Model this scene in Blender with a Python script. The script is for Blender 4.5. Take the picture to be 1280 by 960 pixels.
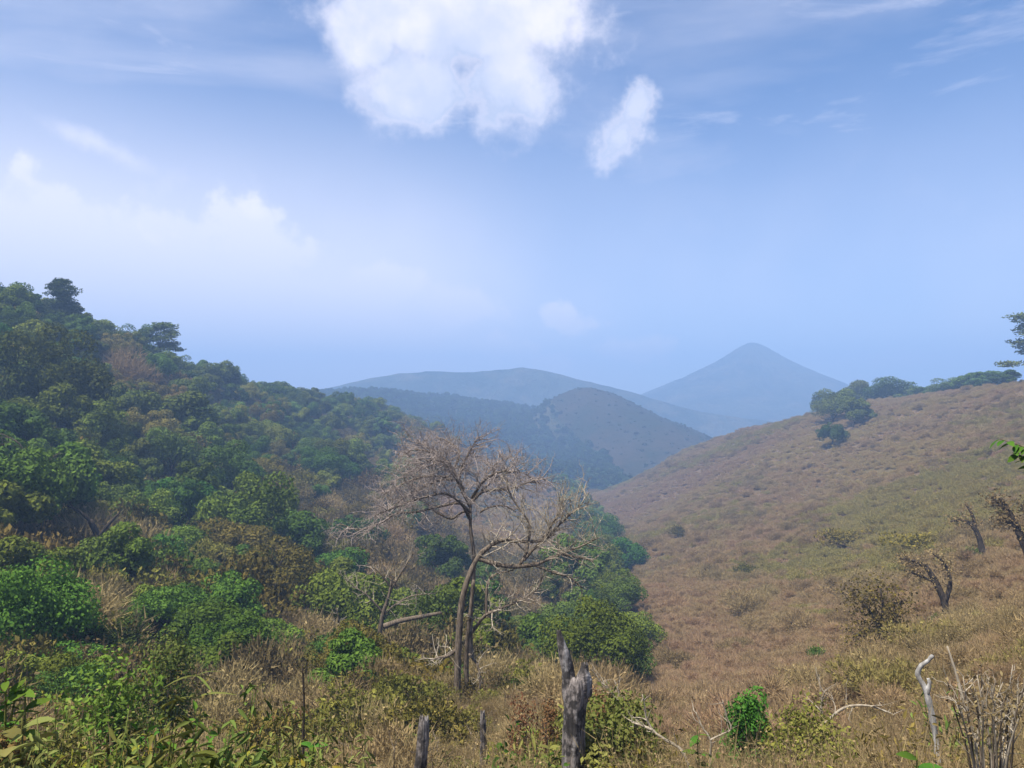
import bpy, math, random
import numpy as np
from mathutils import Vector

scene = bpy.context.scene
for o in list(bpy.data.objects):
    bpy.data.objects.remove(o)
COL = scene.collection
R = math.radians

# ------------------------------------------------------------------ camera
F = 914.0                                   # focal length in photo pixels (1280 wide)
PITCH = math.atan(25 / F)
cam_d = bpy.data.cameras.new("camera")
cam_d.sensor_width = 36.0
cam_d.lens = 36.0 * F / 1280
cam_d.clip_start = 0.05
cam_d.clip_end = 30000
cam = bpy.data.objects.new("camera", cam_d)
cam.location = (0, 0, 0)
cam.rotation_euler = (R(90) + PITCH, 0, 0)
COL.objects.link(cam)
scene.camera = cam

# ------------------------------------------------------------------ exposure, sun, sky
scene.view_settings.view_transform = 'Standard'
scene.view_settings.look = 'None'
scene.view_settings.gamma = 1
scene.view_settings.use_curve_mapping = False
scene.view_settings.exposure = 1.06
SUN_EL, SUN_AZ = R(65), R(-130)             # azimuth clockwise from +Y (view direction)
SUN_VEC = Vector((math.sin(SUN_AZ) * math.cos(SUN_EL), math.cos(SUN_AZ) * math.cos(SUN_EL), math.sin(SUN_EL)))
sd = bpy.data.lights.new("sun", 'SUN')
sd.energy = 5.0
sd.angle = R(0.5)
sd.color = (1.0, 0.95, 0.87)
so = bpy.data.objects.new("sun", sd)
so.rotation_euler = SUN_VEC.to_track_quat('Z', 'Y').to_euler()
so.location = (0, 0, 200)
COL.objects.link(so)


def ray(px, py):
    x, y, z = (px - 640) / F, 1.0, -(py - 480) / F
    c, s = math.cos(PITCH), math.sin(PITCH)
    return np.array([x, y * c - z * s, y * s + z * c])


def at(px, py, r):
    """The point seen at photo pixel (px, py) at horizontal distance r."""
    d = ray(px, py)
    return d * (r / math.hypot(d[0], d[1]))


def lin(c):
    return tuple(((v / 255) / 12.92 if v / 255 <= 0.04045 else ((v / 255 + 0.055) / 1.055) ** 2.4) for v in c)


def build_world():
    w = bpy.data.worlds.new("World")
    scene.world = w
    w.use_nodes = True
    nt = w.node_tree
    N, L = nt.nodes, nt.links
    N.clear()

    def mth(op, a, b=None, c=None, clamp=False):
        n = N.new('ShaderNodeMath')
        n.operation = op
        n.use_clamp = clamp
        for i, v in enumerate((a, b, c)):
            if v is None:
                continue
            if isinstance(v, (int, float)):
                n.inputs[i].default_value = v
            else:
                L.new(v, n.inputs[i])
        return n.outputs[0]

    def vm(op, a, b=None):
        n = N.new('ShaderNodeVectorMath')
        n.operation = op
        for i, v in enumerate((a, b)):
            if v is None:
                continue
            if hasattr(v, 'links'):
                L.new(v, n.inputs[i])
            else:
                n.inputs[i].default_value = v
        return n.outputs['Value'] if op in ('DOT_PRODUCT', 'LENGTH') else n.outputs['Vector']

    def noise(vec, scale, detail, rough=0.55, dist=0.0):
        n = N.new('ShaderNodeTexNoise')
        n.inputs['Scale'].default_value = scale
        n.inputs['Detail'].default_value = detail
        n.inputs['Roughness'].default_value = rough
        n.inputs['Distortion'].default_value = dist
        L.new(vec, n.inputs['Vector'])
        return n.outputs['Fac']

    def ss(v, a, b):
        n = N.new('ShaderNodeMapRange')
        n.interpolation_type = 'SMOOTHSTEP'
        L.new(v, n.inputs['Value'])
        n.inputs['From Min'].default_value = a
        n.inputs['From Max'].default_value = b
        return n.outputs['Result']

    sky = N.new('ShaderNodeTexSky')
    sky.sky_type = 'NISHITA'
    sky.sun_disc = False
    sky.sun_elevation = SUN_EL
    sky.sun_rotation = SUN_AZ
    sky.altitude = 1500
    sky.air_density = 1.0
    sky.dust_density = 0.4
    sky.ozone_density = 3.0
    tint = N.new('ShaderNodeMix')
    tint.data_type = 'RGBA'
    tint.blend_type = 'MULTIPLY'
    tint.inputs['Factor'].default_value = 1
    tint.inputs['B'].default_value = (0.72, 0.98, 1.22, 1)
    L.new(sky.outputs[0], tint.inputs['A'])
    bg = N.new('ShaderNodeBackground')
    bg.inputs['Strength'].default_value = 0.068
    L.new(tint.outputs['Result'], bg.inputs['Color'])

    tc = N.new('ShaderNodeTexCoord')
    d = tc.outputs['Generated']
    dn = vm('NORMALIZE', d)
    warp1 = noise(dn, 9.0, 7.0, 0.6)
    warp2 = noise(vm('ADD', dn, (3.1, 1.7, 5.2)), 26.0, 6.0, 0.62)

    def blob(px, py, wx, wy, rot=0.0, amp=0.9, soft=0.22, fine=0.5):
        """One cumulus: an ellipse of directions whose rim is broken by noise."""
        d0 = ray(px, py)
        d0 = d0 / np.linalg.norm(d0)
        rt = np.cross(d0, (0, 0, 1)); rt /= np.linalg.norm(rt)
        up = np.cross(rt, d0)
        c, s = math.cos(rot), math.sin(rot)
        a = (rt * c + up * s) / (wx / F)
        b = (-rt * s + up * c) / (wy / F)
        df = vm('SUBTRACT', dn, tuple(d0))
        u = vm('DOT_PRODUCT', df, tuple(a))
        v = vm('DOT_PRODUCT', df, tuple(b))
        q = mth('ADD', mth('MULTIPLY', u, u), mth('MULTIPLY', v, v))
        q = mth('SUBTRACT', 1.0, mth('POWER', q, 0.5))
        q = mth('ADD', q, mth('MULTIPLY', mth('SUBTRACT', warp1, 0.5), amp))
        q = mth('ADD', q, mth('MULTIPLY', mth('SUBTRACT', warp2, 0.5), fine))
        front = mth('GREATER_THAN', vm('DOT_PRODUCT', dn, tuple(d0)), 0.2)
        return mth('MULTIPLY', ss(q, 0.0, soft), front)

    cum = None
    for args in [
        (565, 12, 195, 100, 0.0, 1.5, 0.6, 0.75), (455, 40, 82, 58, -0.3, 1.5, 0.65, 0.8),
        (520, 108, 88, 72, 0.2, 1.5, 0.65, 0.8), (640, 98, 82, 82, 0.4, 1.5, 0.65, 0.8), (685, 12, 80, 66, 0, 1.4, 0.6, 0.75),
        (775, 165, 34, 48, -0.6, 1.8, 0.8, 1.5), (797, 132, 26, 30, -0.3, 1.8, 0.7, 1.4),
    ]:
        b = blob(*args)
        cum = b if cum is None else mth('MAXIMUM', cum, b)
    low = None
    for args, k in [
        ((330, 300, 95, 48, -0.1, 2.2, 0.55, 2.2), 0.95), ((200, 300, 90, 46, 0.0, 2.2, 0.55, 2.2), 0.92), ((50, 285, 130, 50, -0.15, 2.2, 0.55, 2.2), 0.92),
        ((475, 355, 55, 30, 0.0, 2.2, 0.55, 2.0), 0.9), ((565, 385, 70, 32, 0.0, 2.1, 0.6, 1.8), 0.75),
        ((703, 398, 30, 20, 0, 2.4, 0.5, 2.4), 0.9), ((722, 408, 34, 16, 0, 2.4, 0.5, 2.4), 0.85), ((625, 436, 70, 26, 0, 2.2, 0.5, 2.2), 0.85), ((690, 452, 40, 18, 0, 2.2, 0.5, 2.2), 0.9), ((790, 440, 60, 20, 0, 2.2, 0.6, 2.2), 0.7),
        ((125, 180, 80, 18, -0.35, 1.8, 1.0, 1.2), 0.6), ((200, 395, 90, 34, 0, 1.7, 1.0, 1.2), 0.6), ((500, 415, 90, 30, 0, 1.7, 1.0, 1.2), 0.6), ((1120, 450, 130, 18, 0, 1.6, 1.0, 1.2), 0.45),
    ]:
        b = mth('MULTIPLY', blob(*args), k)
        low = b if low is None else mth('MAXIMUM', low, b)
    # a thin veil of high cloud: streaks, thicker towards the sun's side
    sc = N.new('ShaderNodeMapping')
    sc.inputs['Rotation'].default_value = (0, R(28), R(20))
    sc.inputs['Scale'].default_value = (1.0, 0.8, 3.4)
    L.new(dn, sc.inputs['Vector'])
    veil = ss(noise(sc.outputs[0], 2.1, 6.0, 0.55, 0.5), 0.34, 0.78)
    sunside = vm('DOT_PRODUCT', dn, (math.sin(SUN_AZ), math.cos(SUN_AZ), 0))
    side = ss(sunside, -0.75, 0.75)
    west = ss(vm('DOT_PRODUCT', dn, (-1, 0, 0)), -0.30, 0.55)
    broad = ss(noise(vm('ADD', dn, (7.7, 2.2, 1.1)), 3.0, 3.0, 0.5), 0.3, 0.75)
    veil = mth('ADD', mth('MULTIPLY', veil, 0.42), mth('MULTIPLY', mth('MULTIPLY', side, broad), 0.55))
    sep = N.new('ShaderNodeSeparateXYZ'); L.new(dn, sep.inputs[0])
    lowband = mth('MULTIPLY', ss(sep.outputs['Z'], 0.46, 0.05), mth('ADD', mth('MULTIPLY', broad, 0.30), mth('ADD', mth('MULTIPLY', west, 1.25), 0.38)))
    wm = N.new('ShaderNodeMapping')
    wm.inputs['Rotation'].default_value = (0, R(-38), 0)
    wm.inputs['Scale'].default_value = (1.2, 1.0, 7.0)
    L.new(dn, wm.inputs['Vector'])
    wisp = mth('MULTIPLY', ss(noise(wm.outputs[0], 2.6, 7.0, 0.62, 0.8), 0.46, 0.78), 0.5)
    veil = mth('MAXIMUM', mth('MAXIMUM', veil, lowband), wisp)
    fac = mth('MAXIMUM', mth('MULTIPLY', cum, 0.88), low)
    fac = mth('ADD', fac, mth('MULTIPLY', mth('SUBTRACT', 1.0, fac), mth('MULTIPLY', veil, 0.85)), clamp=True)
    # cloud tone: bright rims, greyer thick middles
    tone = ss(noise(vm('ADD', dn, (1.3, 9.1, 4.4)), 11.0, 6.0, 0.6), 0.32, 0.68)
    big = ss(noise(vm('ADD', dn, (0.3, 4.1, 2.4)), 5.0, 3.0, 0.5), 0.40, 0.62)
    rim = mth('MULTIPLY', ss(cum, 1.0, 0.5), 0.85)
    tone = mth('MAXIMUM', rim, mth('MULTIPLY', mth('ADD', mth('MULTIPLY', tone, 0.55), 0.45), mth('ADD', mth('MULTIPLY', big, 0.45), 0.55)))
    ct = N.new('ShaderNodeMix')
    ct.data_type = 'RGBA'
    ct.inputs['A'].default_value = (0.44, 0.52, 0.70, 1)
    ct.inputs['B'].default_value = (1.0, 0.93, 0.96, 1)
    L.new(tone, ct.inputs['Factor'])
    cb = N.new('ShaderNodeBackground')
    cb.inputs['Strength'].default_value = 0.66
    L.new(ct.outputs['Result'], cb.inputs['Color'])
    mx = N.new('ShaderNodeMixShader')
    L.new(fac, mx.inputs[0]); L.new(bg.outputs[0], mx.inputs[1]); L.new(cb.outputs[0], mx.inputs[2])
    out = N.new('ShaderNodeOutputWorld')
    L.new(mx.outputs[0], out.inputs['Surface'])


build_world()
scene.cycles.use_denoising = True
scene.cycles.max_bounces = 5
scene.cycles.diffuse_bounces = 2
scene.cycles.transmission_bounces = 3
scene.cycles.volume_bounces = 0
scene.cycles.sample_clamp_indirect = 4

# ------------------------------------------------------------------ materials


class MT:
    """Small helper around a material's node tree."""
    def __init__(self, name):
        self.m = bpy.data.materials.new(name)
        self.m.use_nodes = True
        self.nt = self.m.node_tree
        self.nt.nodes.clear()

    def n(self, t, **kw):
        x = self.nt.nodes.new(t)
        for k, v in kw.items():
            setattr(x, k, v)
        return x

    def link(self, a, b):
        self.nt.links.new(a, b)

    def mix(self, f, a, b, blend='MIX'):
        x = self.n('ShaderNodeMix', data_type='RGBA', blend_type=blend)
        for k, v in (('Factor', f), ('A', a), ('B', b)):
            s = [i for i in x.inputs if i.name == k and (i.type == ('VALUE' if k == 'Factor' else 'RGBA'))][0]
            if hasattr(v, 'links'):
                self.link(v, s)
            else:
                s.default_value = v if k == 'Factor' else (*v[:3], 1)
        return [o for o in x.outputs if o.type == 'RGBA'][0]

    def noise(self, vec, scale, detail=4, rough=0.55):
        x = self.n('ShaderNodeTexNoise')
        x.inputs['Scale'].default_value = scale
        x.inputs['Detail'].default_value = detail
        x.inputs['Roughness'].default_value = rough
        self.link(vec, x.inputs['Vector'])
        return x.outputs['Fac']

    def rng(self, v, a, b, c=0.0, d=1.0):
        x = self.n('ShaderNodeMapRange')
        x.interpolation_type = 'SMOOTHSTEP'
        self.link(v, x.inputs['Value'])
        for k, q in (('From Min', a), ('From Max', b), ('To Min', c), ('To Max', d)):
            x.inputs[k].default_value = q
        return x.outputs['Result']

    def pos(self):
        return self.n('ShaderNodeNewGeometry').outputs['Position']


def leaf_mat(name, dark, light, warm=None, patch=0.03, trans=0.16, patch_amt=0.6, vary=0.28):
    """Leaf colour: per-leaf tint, per-plant tint, and drifts across the hillside."""
    t = MT(name)
    att = t.n('ShaderNodeAttribute', attribute_name='tint')
    oi = t.n('ShaderNodeObjectInfo')
    c = t.mix(att.outputs['Fac'], dark, light)
    pv = t.rng(t.noise(t.pos(), patch, 3), 0.36, 0.66, 0.0, patch_amt)
    w = warm if warm else tuple(0.5 * (a + b) for a, b in zip(dark, light))
    c = t.mix(pv, c, w)
    hs = t.n('ShaderNodeHueSaturation')
    t.link(c, hs.inputs['Color'])
    t.link(t.rng(oi.outputs['Random'], 0, 1, 1 - vary, 1 + vary * 1.05), hs.inputs['Value'])
    h = t.n('ShaderNodeMath', operation='FRACT')
    k = t.n('ShaderNodeMath', operation='MULTIPLY')
    t.link(oi.outputs['Random'], k.inputs[0]); k.inputs[1].default_value = 7.31
    t.link(k.outputs[0], h.inputs[0])
    t.link(t.rng(h.outputs[0], 0, 1, 0.462 if vary > .2 else .497, 0.512), hs.inputs['Hue'])
    d = t.n('ShaderNodeBsdfDiffuse'); t.link(hs.outputs[0], d.inputs['Color'])
    tr = t.n('ShaderNodeBsdfTranslucent'); t.link(hs.outputs[0], tr.inputs['Color'])
    mx = t.n('ShaderNodeMixShader'); mx.inputs[0].default_value = trans
    t.link(d.outputs[0], mx.inputs[1]); t.link(tr.outputs[0], mx.inputs[2])
    out = t.n('ShaderNodeOutputMaterial'); t.link(mx.outputs[0], out.inputs['Surface'])
    return t.m


def bark_mat(name, dark, light, scale=6.0, bump=0.5, zstretch=0.18):
    t = MT(name)
    tc = t.n('ShaderNodeTexCoord')
    mp = t.n('ShaderNodeMapping'); mp.inputs['Scale'].default_value = (1, 1, zstretch)
    t.link(tc.outputs['Object'], mp.inputs['Vector'])
    f = t.noise(mp.outputs[0], scale * 4, 6, 0.65)
    g = t.noise(tc.outputs['Object'], scale * 0.5, 4, 0.6)
    c = t.mix(t.rng(f, 0.35, 0.68), dark, light)
    c = t.mix(t.rng(g, 0.45, 0.75, 0, 0.7), c, tuple(0.6 * a for a in light))
    b = t.n('ShaderNodeBsdfPrincipled')
    b.inputs['Roughness'].default_value = 0.9
    b.inputs['Specular IOR Level'].default_value = 0.068
    t.link(c, b.inputs['Base Color'])
    bp = t.n('ShaderNodeBump'); bp.inputs['Strength'].default_value = bump; bp.inputs['Distance'].default_value = 0.04
    t.link(f, bp.inputs['Height']); t.link(bp.outputs[0], b.inputs['Normal'])
    out = t.n('ShaderNodeOutputMaterial'); t.link(b.outputs[0], out.inputs['Surface'])
    return t.m


def ground_mat(name, cols, scales, bump=0.6, bscale=2.0):
    """Soil and litter: three colours in drifts of several sizes."""
    t = MT(name)
    p = t.pos()
    f1 = t.noise(p, scales[0], 5, 0.6)
    f2 = t.noise(p, scales[1], 5, 0.65)
    f3 = t.noise(p, scales[2], 4, 0.7)
    c = t.mix(t.rng(f1, 0.38, 0.62), cols[0], cols[1])
    c = t.mix(t.rng(f2, 0.45, 0.68, 0, 0.8), c, cols[2])
    c = t.mix(t.rng(f3, 0.3, 0.75, 0, 0.55), c, tuple(0.55 * v for v in cols[0]))
    b = t.n('ShaderNodeBsdfDiffuse'); t.link(c, b.inputs['Color'])
    bp = t.n('ShaderNodeBump'); bp.inputs['Strength'].default_value = bump; bp.inputs['Distance'].default_value = bscale
    t.link(f3, bp.inputs['Height']); t.link(bp.outputs[0], b.inputs['Normal'])
    out = t.n('ShaderNodeOutputMaterial'); t.link(b.outputs[0], out.inputs['Surface'])
    return t.m


M = {
    'dark': leaf_mat('leaf_dark_green', (0.018, 0.044, 0.010), (0.078, 0.138, 0.026), (0.092, 0.108, 0.020)),
    'mid': leaf_mat('leaf_mid_green', (0.036, 0.070, 0.011), (0.125, 0.195, 0.030), (0.130, 0.140, 0.026)),
    'bright': leaf_mat('leaf_bright_green', (0.028, 0.075, 0.012), (0.088, 0.180, 0.024), None),
    'olive': leaf_mat('leaf_olive', (0.065, 0.068, 0.015), (0.20, 0.185, 0.040), (0.17, 0.13, 0.042)),
    'yellow': leaf_mat('leaf_yellow_green', (0.10, 0.105, 0.014), (0.23, 0.21, 0.030), (0.15, 0.15, 0.02)),
    'tan': leaf_mat('leaf_tan', (0.17, 0.122, 0.058), (0.38, 0.28, 0.135), (0.28, 0.19, 0.095), vary=.18, trans=0.32),
    'brown': leaf_mat('leaf_dull_brown', (0.075, 0.058, 0.028), (0.20, 0.145, 0.070), (0.13, 0.105, 0.035), vary=.2, trans=.15),
    'mauve': leaf_mat('twig_mauve', (0.29, 0.190, 0.108), (0.46, 0.315, 0.185), (0.38, 0.285, 0.115), vary=.05, trans=0.42, patch=0.018, patch_amt=0.85),
    'straw': leaf_mat('straw', vary=.19, *((0.11, 0.080, 0.037), (0.29, 0.215, 0.11), (0.2, 0.135, 0.07)), patch=0.25, trans=0.2),
    'dryolive': leaf_mat('leaf_dry_olive', (0.19, 0.155, 0.05), (0.34, 0.285, 0.095), (0.29, 0.23, 0.08), vary=.07, trans=.35),
    'rust': leaf_mat('leaf_rust', (0.10, 0.060, 0.022), (0.24, 0.145, 0.055), None),
    'weed': leaf_mat('leaf_weed', (0.040, 0.075, 0.015), (0.15, 0.19, 0.042), (0.17, 0.15, 0.05), patch=0.6),
    'far': leaf_mat('leaf_forest_and_shade', (0.012, 0.028, 0.012), (0.035, 0.07, 0.022), (0.04, 0.055, 0.02), patch=0.008),  # forest green, kept darker so the colour carries the ravine flank's shade
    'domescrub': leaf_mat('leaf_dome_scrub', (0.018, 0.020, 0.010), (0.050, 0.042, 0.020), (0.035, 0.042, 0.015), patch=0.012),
    'bark': bark_mat('bark_grey_brown', (0.055, 0.042, 0.030), (0.21, 0.165, 0.120)),
    'bark_dark': bark_mat('bark_dark', (0.018, 0.014, 0.011), (0.085, 0.066, 0.048)),
    'twig': bark_mat('twig_pinkish', (0.16, 0.132, 0.115), (0.36, 0.30, 0.26), bump=0.1),
    'pale': bark_mat('wood_bleached', (0.20, 0.185, 0.165), (0.50, 0.48, 0.45), bump=0.6),
    'pale_twig': bark_mat('twig_pale', (0.20, 0.165, 0.12), (0.42, 0.36, 0.27), bump=0.1),
    'char': bark_mat('wood_charred', (0.02, 0.017, 0.015), (0.085, 0.07, 0.06), scale=5, bump=0.9),
    'soil': ground_mat('soil_and_litter', [(0.10, 0.075, 0.040), (0.16, 0.115, 0.07), (0.075, 0.075, 0.025)], (0.12, 0.45, 2.5), 0.5, 0.2),
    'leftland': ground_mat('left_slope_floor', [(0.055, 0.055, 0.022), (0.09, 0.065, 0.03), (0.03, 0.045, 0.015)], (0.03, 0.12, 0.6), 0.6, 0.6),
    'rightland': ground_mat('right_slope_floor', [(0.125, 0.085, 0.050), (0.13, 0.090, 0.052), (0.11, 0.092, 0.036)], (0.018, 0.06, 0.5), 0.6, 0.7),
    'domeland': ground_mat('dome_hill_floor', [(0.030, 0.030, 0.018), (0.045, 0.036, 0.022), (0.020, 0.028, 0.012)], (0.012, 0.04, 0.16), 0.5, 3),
    'far_land': ground_mat('far_forested_land', [(0.012, 0.026, 0.012), (0.055, 0.065, 0.035), (0.10, 0.085, 0.05)], (0.008, 0.025, 0.09), 0.9, 10),
}

# ------------------------------------------------------------------ mesh helpers


def link_mesh(name, verts, faces_flat, face_sizes, mats, parent=None, tint=None, midx=None, smooth=False, link=True):
    me = bpy.data.meshes.new(name)
    nv, nl, nf = len(verts), len(faces_flat), len(face_sizes)
    me.vertices.add(nv); me.loops.add(nl); me.polygons.add(nf)
    me.vertices.foreach_set('co', np.asarray(verts, np.float32).ravel())
    me.loops.foreach_set('vertex_index', np.asarray(faces_flat, np.int32))
    st = np.concatenate(([0], np.cumsum(face_sizes)[:-1])).astype(np.int32) if nf else np.zeros(0, np.int32)
    me.polygons.foreach_set('loop_start', st)
    if smooth:
        me.polygons.foreach_set('use_smooth', np.ones(nf, bool))
    for m in (mats if isinstance(mats, (list, tuple)) else [mats]):
        me.materials.append(m)
    if midx is not None:
        me.polygons.foreach_set('material_index', np.asarray(midx, np.int32))
    if tint is not None:
        a = me.attributes.new('tint', 'FLOAT', 'FACE')
        a.data.foreach_set('value', np.asarray(tint, np.float32))
    me.update(calc_edges=True)
    me.validate()
    if not link:
        return me
    o = bpy.data.objects.new(name, me)
    COL.objects.link(o)
    if parent:
        o.parent = parent
    return o


class MB:
    """Collects polygons with a tint and a material index."""
    def __init__(self):
        self.v, self.f, self.s, self.t, self.m, self.n = [], [], [], [], [], 0

    def add(self, V, Fc, size, tint, mi=0):
        V = np.asarray(V, float).reshape(-1, 3)
        Fc = np.asarray(Fc, int).reshape(-1, size)
        self.v.append(V)
        self.f.append((Fc + self.n).ravel())
        k = len(Fc)
        self.s.append(np.full(k, size)); self.m.append(np.full(k, mi))
        self.t.append(np.broadcast_to(np.asarray(tint, float), (k,)))
        self.n += len(V)

    def tube(self, P, rad, sides=6, tint=0.5, mi=0, cap=True, rough=0.0, rng=None):
        P = np.asarray(P, float); n = len(P)
        rad = np.asarray(rad, float)
        T = np.gradient(P, axis=0)
        T /= np.linalg.norm(T, axis=1)[:, None] + 1e-9
        ref = np.array([0.31, 0.17, 0.93]) if abs(T[0, 2]) < 0.9 else np.array([1.0, 0.1, 0])
        A = np.cross(T, ref); A /= np.linalg.norm(A, axis=1)[:, None] + 1e-9
        B = np.cross(T, A)
        th = np.linspace(0, 2 * np.pi, sides, endpoint=False)
        rr = rad[:, None] * np.ones(sides)
        if rough and rng is not None:
            rr = rr * (1 + rough * rng.standard_normal((n, sides)) * 0.6 + rough * rng.standard_normal(sides)[None, :])
        V = P[:, None, :] + rr[:, :, None] * (np.cos(th)[None, :, None] * A[:, None, :] + np.sin(th)[None, :, None] * B[:, None, :])
        V = V.reshape(-1, 3)
        i, j = np.meshgrid(np.arange(n - 1), np.arange(sides), indexing='ij')
        a = i * sides + j; b = i * sides + (j + 1) % sides
        Q = np.stack([a, b, b + sides, a + sides], -1).reshape(-1, 4)
        base = self.n
        self.add(V, Q, 4, tint, mi)
        if cap:
            self.f.append(base + (n - 1) * sides + np.arange(sides)); self.s.append(np.array([sides]))
            self.t.append(np.array([tint], float)); self.m.append(np.array([mi]))

    def leaves(self, C, Nrm, L, W, tint, rng, mi=0, droop=0.0):
        """One rhombic leaf per centre, in the plane of its normal."""
        n = len(C)
        X = rng.standard_normal((n, 3)); X[:, 2] -= droop
        X -= (X * Nrm).sum(1)[:, None] * Nrm
        X /= np.linalg.norm(X, axis=1)[:, None] + 1e-9
        Y = np.cross(Nrm, X)
        L = np.broadcast_to(L, (n,))[:, None]; W = np.broadcast_to(W, (n,))[:, None]
        V = np.stack([C - X * L * .5, C + Y * W * .5 - X * L * .05, C + X * L * .5, C - Y * W * .5 - X * L * .05], 1)
        self.add(V, np.arange(4 * n), 4, tint, mi)

    def slivers(self, P, D, L, W, tint, rng, mi=0):
        """One thin triangle per point, pointing along D."""
        n = len(P)
        D = D / (np.linalg.norm(D, axis=1)[:, None] + 1e-9)
        S = np.cross(D, rng.standard_normal((n, 3)))
        S /= np.linalg.norm(S, axis=1)[:, None] + 1e-9
        L = np.broadcast_to(L, (n,))[:, None]; W = np.broadcast_to(W, (n,))[:, None]
        V = np.stack([P - S * W * .5, P + S * W * .5, P + D * L], 1)
        self.add(V, np.arange(3 * n), 3, tint, mi)

    def build(self, name, mats, parent=None, smooth=False, link=True):
        return link_mesh(name, np.concatenate(self.v), np.concatenate(self.f), np.concatenate(self.s), mats, parent,
                         np.concatenate(self.t), np.concatenate(self.m), smooth, link)


def unit(n, rng):
    v = rng.standard_normal((n, 3))
    return v / np.linalg.norm(v, axis=1)[:, None]


def crown_mesh(name, mat, seed, rx=3.0, rz=2.6, zc=4.2, nl=26, nleaf=5000, ls=0.34, lw=0.55, flat=0.0, open_=0.0, up=0.25):
    """Foliage: leaf-sized faces on many overlapping lobes of unequal size."""
    rng = np.random.default_rng(seed)
    D = unit(nl, rng); D[:, 2] = np.abs(D[:, 2]) * 1.0 - 0.28
    D /= np.linalg.norm(D, axis=1)[:, None]
    rad = rng.uniform(0.45, 0.92, nl)
    C = D * rad[:, None] * np.array([rx, rx, rz])
    C += rng.standard_normal((nl, 3)) * 0.12 * rx
    lr = rng.uniform(0.20, 0.42, nl) * rx * (1 - open_ * 0.4)
    lt = rng.uniform(-0.22, 0.22, nl)
    w = lr ** 2; w /= w.sum()
    k = rng.choice(nl, nleaf, p=w)
    d = unit(nleaf, rng); d[:, 2] += up
    d /= np.linalg.norm(d, axis=1)[:, None]
    rr = lr[k] * (0.72 + 0.42 * rng.random(nleaf) ** 0.7)
    P = C[k] + d * rr[:, None] * np.array([1, 1, 0.8 - flat])
    Nn = d + 0.48 * rng.standard_normal((nleaf, 3)); Nn /= np.linalg.norm(Nn, axis=1)[:, None]
    tint = np.clip(0.5 + lt[k] + rng.standard_normal(nleaf) * 0.2, 0, 1)
    P[:, 2] += zc
    b = MB()
    s = ls * rng.uniform(0.6, 1.35, nleaf)
    b.leaves(P, Nn, s, s * lw, tint, rng, 0, 0.3)
    return b.build(name, mat, link=False)


def bush_mesh(name, mat, seed, r=1.4, h=1.5, n=2600, sl=0.30, sw=0.028, nleaf=500, ls=0.10, nl=14, stem=None):
    """Dry scrub: a fuzz of fine twigs and small leaves on uneven domes."""
    rng = np.random.default_rng(seed)
    C = np.stack([rng.normal(0, .48, nl) * r, rng.normal(0, .48, nl) * r, rng.uniform(.25, .75, nl) * h], 1)
    C[:, 2] *= np.exp(-((C[:, 0] / r) ** 2 + (C[:, 1] / r) ** 2) * .5)
    lr = rng.uniform(.28, .55, nl) * min(r, h)
    lt = rng.uniform(-.2, .2, nl)
    k = rng.choice(nl, n, p=lr ** 2 / (lr ** 2).sum())
    d = unit(n, rng); d[:, 2] = d[:, 2] * .8 + .35
    P = C[k] + d * (lr[k] * rng.uniform(.45, 1.0, n))[:, None]
    P[:, 2] = np.maximum(P[:, 2], 0.02)
    b = MB()
    D = d + .55 * rng.standard_normal((n, 3)); D[:, 2] += .5
    b.slivers(P, D, sl * rng.uniform(.5, 1.4, n), sw * rng.uniform(.6, 1.5, n), np.clip(.45 + lt[k] + rng.standard_normal(n) * .22, 0, 1), rng)
    if nleaf:
        q = rng.choice(n, nleaf)
        Nn = unit(nleaf, rng); Nn[:, 2] += .4; Nn /= np.linalg.norm(Nn, axis=1)[:, None]
        s = ls * rng.uniform(.6, 1.4, nleaf)
        b.leaves(P[q] + d[q] * .08, Nn, s, s * .6, np.clip(.6 + rng.standard_normal(nleaf) * .25, 0, 1), rng)
    return b.build(name, mat, link=False)


def stems_mesh(name, mat, seed, n=5, h=1.1, spread=.5, r=.035):
    rng = np.random.default_rng(seed)
    b = MB()
    for i in range(n):
        a = rng.uniform(0, 6.28); s = rng.uniform(.3, 1) * spread
        P = [(0.06 * math.cos(a), .06 * math.sin(a), -.25), (.3 * s * math.cos(a), .3 * s * math.sin(a), h * .45), (s * math.cos(a + .3), s * math.sin(a + .3), h)]
        b.tube(P, [r, r * .7, r * .25], 5)
    return b.build(name, mat, link=False)


def trunk_mesh(name, mat, seed, h=4.2, r=.2, spread=1.8, n=5):
    rng = np.random.default_rng(seed)
    b = MB()
    lean = rng.normal(0, .25, 2)
    P = [np.array([lean[0] * t * t, lean[1] * t * t, -.6 + t * (h * .62 + .6)]) for t in np.linspace(0, 1, 6)]
    b.tube(P, np.linspace(r * 1.25, r * .62, 6), 8)
    for i in range(n):
        a = i * 6.28 / n + rng.uniform(-.4, .4)
        p0 = P[-1 - (i % 2)]
        e = p0 + np.array([math.cos(a) * spread * rng.uniform(.6, 1), math.sin(a) * spread * rng.uniform(.6, 1), h * rng.uniform(.35, .6)])
        m = (p0 + e) / 2 + np.array([0, 0, .25])
        b.tube([p0, m, e], [r * .5, r * .34, r * .1], 6)
    return b.build(name, mat, link=False)


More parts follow.
